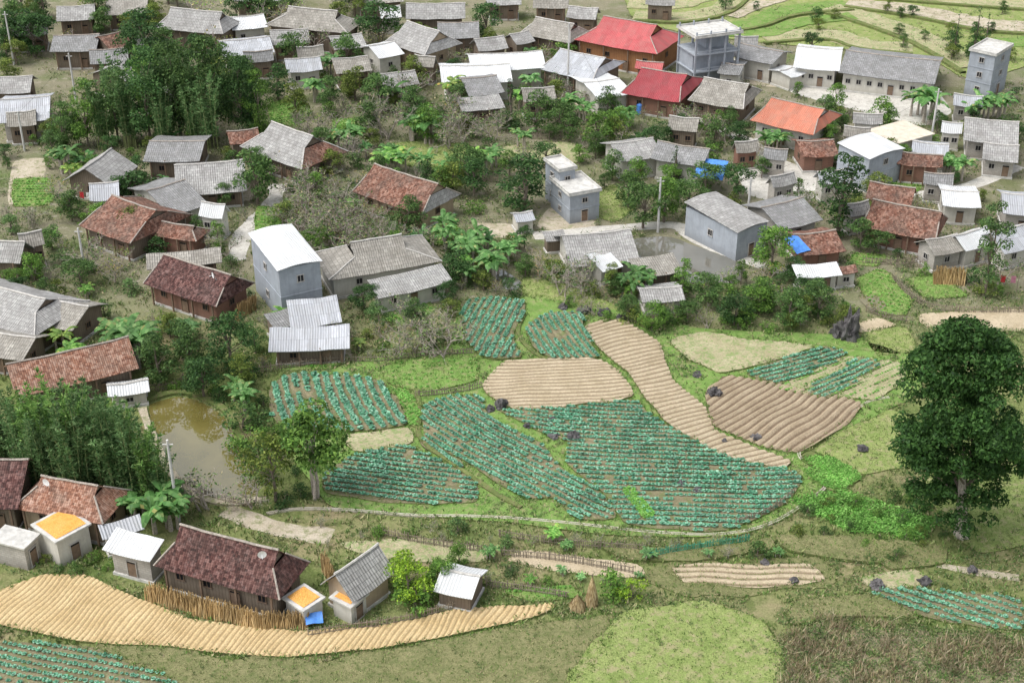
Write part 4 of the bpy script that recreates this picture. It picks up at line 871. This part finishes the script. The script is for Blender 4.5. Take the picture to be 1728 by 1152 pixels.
# big tree
rs=np.random.RandomState(8)
bx,by=W(1622,905); bh=topz(by,532); cs=[];rr=[]
lobes=[(rs.rand()*6.283,rs.uniform(.05,.85)) for _ in range(20)]
def prof(t): return (.76+.24*math.sin(math.pi*min(1,t*1.2+.05))) if t<.5 else math.sqrt(max(.02,1-((t-.5)/.52)**2))*.99
def off(z): return -.8-2.0*(z/bh)
for i in range(440):
    t=rs.rand()**.9; a=rs.rand()*6.283; k=.9
    if i%2==0: la,lt=lobes[(i//2)%20]; a=la+rs.normal()*.22; t=min(.93,max(.0,lt+rs.normal()*.035)); k=1.1
    q=5.3*prof(t)*math.sqrt(rs.rand())*k; z=bh*.13+bh*.82*t
    cs.append((q*math.cos(a)+off(z),q*math.sin(a),z)); rr.append(rs.uniform(.7,1.25))
C_,T_,S_=leafcloud(rs,cs,rr,[int(170*(r/1.1)**2) for r in rr],.36,.6,.5,.25,.5)
root=empty('big_tree',(bx,by,0)); cr=link('crown',quads('crown',C_,T_,S_,[M['leaf']]),root); cr.color=(.48,.66,.52,1)
mb=MB()
for k in range(7):
    a=k*.9; mb.tube([(math.cos(a)*.55,math.sin(a)*.55,-.1),(math.cos(a)*.36-.1,math.sin(a)*.36,1.0),(math.cos(a)*.3-.5,math.sin(a)*.3,3.5),(math.cos(a)*.1-1.4,math.sin(a)*.1,bh*.4)],[.27,.24,.2,.08],7)
for c in cs[::14]:
    if c[2]<bh*.6: mb.tube([(-.6,0,c[2]*.6),(c[0]*.5,c[1]*.5,c[2]*.85),c],[.12,.08,.03],6,1)
link('trunk',mb.mesh('trunk',[M['palebark'],M['bark']],True),root); tag(root,'huge dense dark green tree with pale fluted trunk','tree')
# ------------------------------------------------ cabbages
def cab_proto(seed):
    rs=np.random.RandomState(seed); V=[];F=[]
    for k in range(10):
        outer=k<6; a=k*(6.283/6)+rs.uniform(-.3,.3)+(0 if outer else .5); r=(.27 if outer else .15)*rs.uniform(.85,1.15); z1=(.13 if outer else .22)*rs.uniform(.8,1.2); z2=(.15 if outer else .28)*rs.uniform(.6,1.1); w=.12 if outer else .09
        c,s=math.cos(a),math.sin(a); b=len(V)
        for(rad,wd,z) in((.02,.03,.04),(r*.6,w,z1),(r,w*.75,z2),):
            V.append((c*rad-s*wd,s*rad+c*wd,z)); V.append((c*rad+s*wd,s*rad-c*wd,z))
        F+=[(b,b+1,b+3,b+2),(b+2,b+3,b+5,b+4)]
    return np.array(V),np.array(F)
CP=[cab_proto(s) for s in(1,2,3)]
def mass(name,items,mats):
    VV=[];FF=[];off=0
    for(x,y,z,s) in items:
        V,F=CP[RS.randint(3)]; a=RS.rand()*6.283; c,sn=math.cos(a),math.sin(a); R=np.array([[c,sn,0],[-sn,c,0],[0,0,1]])
        VV.append(V@R*s+np.array([x,y,z])); FF.append(F+off); off+=len(V)
    me=bpy.data.meshes.new(name); me.from_pydata(np.concatenate(VV).tolist(),[],np.concatenate(FF).tolist())
    for m in mats: me.materials.append(m)
    return link(name,me)
CAB.sort(key=lambda c:c[1]); print('CAB',len(CAB),'VEG',len(VEG))
cm=[]
for V,F in CP:
    me=bpy.data.meshes.new('cabbage_plant'); me.from_pydata(V.tolist(),[],F.tolist()); me.materials.append(M['cabbage']); cm.append(me)
def vis(c):
    u,v=proj(c[0],c[1],c[2]); return 8<u<1720 and 8<v<1142
near=[c for c in CAB if vis(c)][:290]; ns=set(id(c) for c in near)
for c in near:
    o=link('cabbage_plant',random.choice(cm),None,c[:3],random.uniform(0,6.28),c[3]); tag(o,'young blue-green cabbage plant in a field row','cabbage','cabbage plants growing in field rows')
o=mass('cabbage_crop',[c for c in CAB if id(c) not in ns],[M['cabbage']]); tag(o,'rows of blue-green cabbages covering the terraces','cabbages',None,'stuff')
o=mass('vegetable_crop',VEG,[M['veg']]); tag(o,'bright green leafy vegetables in garden beds','vegetables',None,'stuff')
# ------------------------------------------------ grass & weeds
def in_frame(n,v0,v1,seed,pad=40):
    r=np.random.RandomState(seed); u=r.uniform(-pad,1728+pad,n); v=v0+(v1-v0)*r.rand(n)
    return np.array([W(a,b) for a,b in zip(u,v)])
def tufts(name,pts,z,hmin,hmax,mat,blades=4,w=.035,seed=1,label='',col=None):
    r=np.random.RandomState(seed); n=len(pts)*blades; P=np.repeat(pts,blades,0); Z=np.repeat(z,blades) if not np.isscalar(z) else np.full(n,z)
    base=np.column_stack([P+r.uniform(-.14,.14,(n,2)),Z]); h=r.uniform(hmin,hmax,n)*np.repeat(r.uniform(.5,1.2,len(pts)),blades)
    d=np.column_stack([r.normal(size=(n,2))*.45*h[:,None],h])
    a=r.rand(n)*6.283; s=np.column_stack([np.cos(a),np.sin(a),np.zeros(n)])*w*(.6+h*1.2)[:,None]
    me=quads(name,base+d*.5,d*.5,s,[M[mat]]); o=link(name,me); tag(o,label,'grass',None,'stuff')
    if col: o.color=(*col,1)
    return o
pts=in_frame(40000,30,1150,3); nn=np.array([mn.noise(Vector((p[0]*.18,p[1]*.18,0))) for p in pts]); vv=pts[:,1]>150; pts=pts[(nn>np.where(vv,-.1,-.3))]; pts=pts[~blocked(pts,-.2)]
tufts('grass',pts,0.0,.2,.55,'grassblade',4,.06,4,'rough grass tufts over village ground and banks')
bp=[];bz=[]
r=np.random.RandomState(9)
for P,dn,z in BORDERS:
    for i in range(len(P)):
        a=P[i];b=P[(i+1)%len(P)]; l=math.hypot(b[0]-a[0],b[1]-a[1]); k=int(l*6*dn+r.rand()); sg=.2 if dn<1 else 1.0
        for _ in range(k):
            t=r.rand(); bp.append((a[0]+(b[0]-a[0])*t+r.normal()*sg,a[1]+(b[1]-a[1])*t+r.normal()*sg)); bz.append(r.uniform(0,z))
bp=np.array(bp); bz=np.array(bz); print('BORDER',len(bp))
tufts('bank_grass',bp,bz,.12,.38,'grassblade',4,.06,5,'grass growing along field banks',(.75,.88,.65))
mp=[];mz=[]
for P,z,mt in MEADOW:
    A=np.array(P); ar=(A[:,0].max()-A[:,0].min())*(A[:,1].max()-A[:,1].min()); n=int(min(9000,ar*9)); q=np.column_stack([r.uniform(A[:,0].min(),A[:,0].max(),n),r.uniform(A[:,1].min(),A[:,1].max(),n)]); q=q[inpoly(q,P)]; mp.append(q); mz.append(np.full(len(q),z))
mp=np.concatenate(mp); mz=np.concatenate(mz); print('MEADOW',len(mp))
tufts('meadow_grass',mp,mz,.05,.22,'grassblade',3,.05,15,'short grass covering meadows and paddocks',(.95,1.0,.85))
def weeds(name,pts,rmin,rmax,k,leaf,mat,seed,label,z0=.08):
    r=np.random.RandomState(seed); C,T,S2=leafcloud(r,[(p[0],p[1],z0) for p in pts],r.uniform(rmin,rmax,len(pts)),[k]*len(pts),leaf,.9,.5,.1,.2)
    C[:,2]=np.abs(C[:,2]); me=quads(name,C,T,S2,[M[mat]]); o=link(name,me); tag(o,label,'weeds',None,'stuff')
pts=in_frame(15000,10,640,12); nn=np.array([mn.noise(Vector((p[0]*.14,p[1]*.14,7))) for p in pts]); pts=pts[nn>-.1]; pts=pts[~blocked(pts,0)]; print('WEEDS',len(pts))
weeds('undergrowth',pts,.35,1.1,20,.24,'weed',13,'low weeds and undergrowth between houses and paths')
pts=in_frame(13000,640,1110,19); nn=np.array([mn.noise(Vector((p[0]*.2,p[1]*.2,4))) for p in pts]); pts=pts[nn>-.02]; pts=pts[~blocked(pts,0)]
weeds('scrub_weeds',pts,.2,.7,14,.18,'weed',18,'low scrubby weeds on banks and terraces')
q=mp[(np.array([mn.noise(Vector((p[0]*.35,p[1]*.35,12))) for p in mp])>.22)]; q=q[q[:,1]<150][::7]
weeds('meadow_weeds',q,.15,.4,12,.15,'weed',27,'clumps of low weeds in the meadows',.15)
P=[W(u,v) for u,v in[(1310,1080),(1390,1040),(1560,1058),(1740,1070),(1740,1170),(1310,1170)]]
A=np.array(P); pts=np.column_stack([r.uniform(A[:,0].min(),A[:,0].max(),3800),r.uniform(A[:,1].min(),A[:,1].max(),3800)]); pts=pts[inpoly(pts,P)]
pts=pts[np.array([mn.noise(Vector((p[0]*.3,p[1]*.3,1)))>-.05 for p in pts])]
tufts('corn_stubble',pts,.06,.3,1.0,'straw',4,.02,6,'dry tan corn stalks left standing',(.72,.78,.9))
A=np.array(P); q=np.column_stack([r.uniform(A[:,0].min(),A[:,0].max(),5000),r.uniform(A[:,1].min(),A[:,1].max(),5000)]); q=q[inpoly(q,P)][:2200]
weeds('stubble_weeds',q,.25,.6,12,.16,'weed',17,'brown green scrub weeds among dry stubble')
P=[W(u,v) for u,v in[(1330,845),(1420,830),(1580,880),(1560,910),(1440,900)]]; A=np.array(P); pts=np.column_stack([r.uniform(A[:,0].min(),A[:,0].max(),2600),r.uniform(A[:,1].min(),A[:,1].max(),2600)]); pts=pts[inpoly(pts,P)][:1000]
weeds('taro_patch',pts,.3,.6,18,.24,'veg',14,'bright leafy green plants beside the canal')
# ------------------------------------------------ fences
def fence(px,h=1.0,mat='stake',label='rustic wattle stake fence round a garden',gap=.18,group='wattle fences round gardens',z=0):
    C=chaikin([W(u,v) for u,v in px],2,False); mb=MB(); rs=random.Random(len(px)*31+int(px[0][0]))
    for i in range(len(C)-1):
        a=Vector((*C[i],0));b=Vector((*C[i+1],0)); l=(b-a).length; n=max(1,int(l/gap))
        for j in range(n):
            p=a+(b-a)*(j+rs.random()*.6)/n; hh=h*rs.uniform(.75,1.15); w=rs.uniform(.03,.06)
            mb.box((p.x+rs.uniform(-.05,.05),p.y+rs.uniform(-.05,.05),hh/2+z),(w*1.6,w,hh),0,rs.random()*3)
        for hz in(.3,.75):
            m=(a+b)/2; mb.box((m.x,m.y,h*hz+z),(l,.05,.06),0,math.atan2(b.y-a.y,b.x-a.x))
    o=link('wattle_fence',mb.mesh('wattle_fence',[M[mat]])); tag(o,label,'fence',group)
for px in [[(640,612),(720,602),(800,598)],[(420,632),(500,620),(570,612),(640,612)],[(700,672),(780,664),(815,655)],[(845,938),(940,945),(1070,968)],[(600,1062),(680,1052),(760,1030),(800,1020)],[(1505,470),(1530,500),(1570,525),(1640,528),(1728,528)],[(1510,455),(1560,448),(1620,470),(1660,500)],[(870,232),(920,236),(965,234)],[(200,640),(250,662),(300,655),(310,640)],[(1455,445),(1520,448),(1560,440)],[(1240,888),(1300,868),(1340,835)],[(520,1075),(600,1062),(640,1060)],[(630,900),(720,920),(840,935)],[(780,300),(850,310),(900,320)],[(300,815),(360,845),(430,858)],[(1460,525),(1500,540),(1540,545)],[(820,990),(900,1000),(960,1010)],[(840,905),(900,915),(1000,925),(1090,930)],[(1560,392),(1470,395),(1440,420)]]: fence(px)
fence([(1090,945),(1130,935),(1200,925),(1265,915)],1.0,'net','green net fence beside the canal',.12,None)
def rack(p0,p1,h,label,w=.5):
    a=Vector((*W(*p0),0));b=Vector((*W(*p1),0)); mb=MB(); l=(b-a).length; rs=random.Random(4); N_=int(l/.014)
    for j in range(N_):
        p=a+(b-a)*(j/N_); hh=h*rs.uniform(.6,1.1); q=p+Vector((rs.uniform(-.3,.3),rs.uniform(-.1,w),hh)); mb.tube([p+Vector((rs.uniform(-.1,.1),rs.uniform(-w,.1),0)),q],[.06,.03],4)
    o=link('corn_stalk_stack',mb.mesh('corn_stalk_stack',[M['straw']])); o.color=(.85,.78,.68,1); tag(o,label,'corn stalks','corn stalks stacked by houses')
rack((250,1012),(440,1060),1.7,'golden corn stalks stacked along dark tiled house',.6); rack((440,1060),(520,1058),1.6,'golden corn stalks stacked beside corn shed'); rack((1575,478),(1625,480),2.2,'straw bundles leaning against grey house'); rack((400,540),(432,520),1.8,'straw bundles leaning by brick house'); rack((560,985),(545,960),1.8,'corn stalks heaped behind grey shed')
def strawstack(u,v,vt,label,wd):
    x,y=W(u,v); h=topz(y,vt); rs=np.random.RandomState(3); n=1500; t=rs.rand(n); a=rs.rand(n)*6.283; R=wd*(1-t**1.6)*(.85+.25*rs.rand(n))+.06
    C=np.column_stack([R*np.cos(a),R*np.sin(a),h*t]); d=np.column_stack([np.cos(a)*.3,np.sin(a)*.3,-np.ones(n)])*.25; s=np.column_stack([-np.sin(a),np.cos(a),np.zeros(n)])*.05
    root=empty('straw_stack',(x,y,0)); link('straw',quads('straw',C,d,s,[M['straw']]),root); mb=MB(); mb.tube([(0,0,0),(0,0,h*1.12)],[.08,.05],6); link('pole',mb.mesh('pole',[M['bark'],M['straw']]),root)
    mb=MB(); mb.tube([(0,0,0),(0,0,h*.5),(0,0,h*.9)],[wd*.85,wd*.6,.08],10,0); link('core',mb.mesh('core',[M['straw']]),root); tag(root,label,'straw stack')
strawstack(998,1020,974,'tall golden straw stack on a pole',.5); strawstack(974,1026,1006,'low golden straw heap beside taller stack',.7)
def pole(u,v,vt):
    x,y=W(u,v); h=topz(y,vt); root=empty('utility_pole',(x,y,0)); mb=MB(); mb.tube([(0,0,-.1),(0,0,h/2),(0,0,h)],[.19,.16,.12],8); link('pole',mb.mesh('pole',[M['post']],True),root)
    mb=MB(); mb.box((0,0,h-.5),(1.0,.1,.1))
    link('crossarm',mb.mesh('crossarm',[M['post']]),root); tag(root,'grey concrete utility pole with small crossarm','utility pole','concrete utility poles'); return Vector((x,y,h-.3))
pp=[pole(1110,392,300),pole(1570,243,150),pole(302,880,742),pole(42,255,188),pole(130,180,90),pole(958,160,40),pole(143,455,385),pole(24,110,20),pole(1262,360,300)]
for a,b in((0,8),(4,7),(3,4),(8,1),(5,0)):
    mb=MB(); A_,B_=pp[a],pp[b]; l=(B_-A_).length; pts=[A_+(B_-A_)*t-Vector((0,0,4*l*.02*t*(1-t))) for t in[i/12 for i in range(13)]]; mb.tube(pts,[.018]*13,4); o=link('power_line',mb.mesh('power_line',[M['dark']])); tag(o,'thin black power cable between poles','cable','power cables')
def rock(u,v,s,hh,label):
    x,y=W(u,v); bm=bmesh.new(); bmesh.ops.create_icosphere(bm,subdivisions=4,radius=1); sd=u*.13
    for vtx in bm.verts:
        c=vtx.co.copy(); f=1+.5*mn.noise(c*1.3+Vector((sd,0,0)))+.35*mn.noise(c*3.5+Vector((0,sd,0)))+.15*mn.noise(c*9)
        vtx.co=Vector((c.x*f*s,c.y*f*s,max(-.2,c.z*f*hh*(1+.6*mn.noise(Vector((c.x*3,c.y*3,sd)))))))
    me=bpy.data.meshes.new('rock'); bm.to_mesh(me); bm.free(); me.materials.append(M['rock']); o=link('rock',me,None,(x,y,.25)); tag(o,label,'rock','dark karst rocks between the fields')
rk=[(846,688,.8,.8),(828,694,.5,.5),(1205,668,.75,.7),(1175,636,.5,.4),(932,712,.4,.4),(968,742,.75,.6),(890,722,.4,.3),(935,738,.7,.3),(1275,742,.6,.3),(1222,748,.3,.3),(1430,570,1.3,2.8),(1412,568,.8,1.4),(985,528,.9,.6),(1020,532,.8,.6),(950,522,.6,.5),(1050,540,.7,.4),(1175,832,.5,.3),(1150,820,.5,.3),(1455,760,.6,.3),(1480,990,.7,.35),(1340,982,.4,.3),(1560,985,.6,.4),(1290,952,.4,.2),(1640,965,.5,.4)]
for u,v,s,h in rk: rock(u,v,s*.9,h,'dark jagged karst rock beside terraced fields')
def cloth(u,v,z,w,d,mat,label,n='cloth',cat='cloth',slope=.0,rz=0,grp=None):
    x,y=W(u,v,z); mb=MB(); fn=lambda p:Vector((p[0],p[1],p[2]+.12*mn.noise(Vector(p)*1.3+Vector((u,0,0)))+slope*p[1])); mb.patch((-w/2,-d/2,0),(w/2,-d/2,0),(w/2,d/2,0),(-w/2,d/2,0),fn,.25)
    o=link(n,mb.mesh(n,[M[mat]]),None,(x,y,z),rz); sm=o.modifiers.new('t','SOLIDIFY'); sm.thickness=.02; tag(o,label,cat,grp)
cloth(1200,285,3.2,4.2,4.5,'blue','blue tarpaulin covering a lean-to roof','tarpaulin','tarpaulin',.25,-.3)
cloth(1345,412,3.3,2.2,3.0,'blue','blue tarpaulin on a small roof','tarpaulin','tarpaulin',.3,.5)
cloth(530,1042,1.1,1.5,1.0,'blue','crumpled blue tarpaulin over a heap','tarpaulin','tarpaulin',.4,.2)
def laundry(p0,p1,h,cols,label):
    a=Vector((*W(*p0),h));b=Vector((*W(*p1),h)); root=empty('clothes_line',(a.x,a.y,0)); mb=MB(); d=b-a
    mb.tube([(0,0,h),tuple(Vector((0,0,h))+d*.5-Vector((0,0,.1))),tuple(Vector((0,0,h))+d)],[.015]*3,4)
    for q in(0,1): p=d*q; mb.tube([(p.x,p.y,0),(p.x,p.y,h+.1)],[.05,.04],5)
    link('line',mb.mesh('line',[M['stake']]),root)
    for i,c in enumerate(cols):
        t=(i+.5)/len(cols); p=d*t; m2=MB(); w=.6; dd=d.normalized()*w/2
        fn=lambda q:Vector((q[0]+.05*mn.noise(Vector(q)*3),q[1]+.08*mn.noise(Vector(q)*4),q[2])); m2.patch((p.x-dd.x,p.y-dd.y,h-1.0),(p.x+dd.x,p.y+dd.y,h-1.0),(p.x+dd.x,p.y+dd.y,h-.03),(p.x-dd.x,p.y-dd.y,h-.03),fn,.2); link('garment',m2.mesh('garment',[M[c]]),root)
    tag(root,label,'laundry')
laundry((90,885),(135,905),3.8,['cloth_white','cloth_red','cloth_pink','blue','cloth_white'],'clothes line with colourful washing beside tiled house')
laundry((135,345),(180,348),2,['cloth_red','cloth_white','blue','cloth_pink'],'clothes line with washing before timber house')
laundry((1588,368),(1640,371),2.6,['cloth_red','cloth_red','cloth_pink','cloth_white','cloth_red'],'clothes line hung with red washing')
laundry((1195,305),(1225,307),2.5,['cloth_red','cloth_white','cloth_red'],'clothes line with red and white washing')
laundry((1680,490),(1715,492),2.2,['cloth_red','cloth_pink'],'clothes line with red washing by fence')
x,y=W(1080,192); mb=MB(); mb.tube([(0,0,0),(0,0,1.6),(0,0,1.9)],[.65,.65,.3],14,0)
o=link('water_tank',mb.mesh('water_tank',[M['blue']],True),None,(x,y,0)); tag(o,'round blue plastic water tank beside red-roofed house','water tank')
# ------------------------------------------------ light, world, camera
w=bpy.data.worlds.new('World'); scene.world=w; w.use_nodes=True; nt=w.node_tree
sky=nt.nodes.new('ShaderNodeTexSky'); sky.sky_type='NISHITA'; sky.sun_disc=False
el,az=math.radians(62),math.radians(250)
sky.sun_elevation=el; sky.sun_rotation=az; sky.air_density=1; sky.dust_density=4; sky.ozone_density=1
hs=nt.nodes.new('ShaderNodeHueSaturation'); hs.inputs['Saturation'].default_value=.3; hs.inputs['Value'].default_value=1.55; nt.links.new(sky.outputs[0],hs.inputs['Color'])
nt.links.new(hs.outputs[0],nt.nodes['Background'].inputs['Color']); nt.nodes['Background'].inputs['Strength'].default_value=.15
sd=bpy.data.lights.new('sun','SUN'); sd.energy=1.8; sd.angle=math.radians(38); sd.color=(1,.98,.94)
so=bpy.data.objects.new('sun',sd); COL.objects.link(so)
dirv=Vector((math.sin(az)*math.cos(el),math.cos(az)*math.cos(el),math.sin(el))); so.rotation_euler=dirv.to_track_quat('Z','Y').to_euler()
cd=bpy.data.cameras.new('camera'); cd.lens=50; cd.sensor_width=36; cd.clip_end=4000
co=bpy.data.objects.new('camera',cd); COL.objects.link(co); co.location=(0,0,CH); co.rotation_euler=(math.radians(60),0,0); scene.camera=co
scene.view_settings.view_transform='Standard'; scene.view_settings.look='None'; scene.view_settings.exposure=0
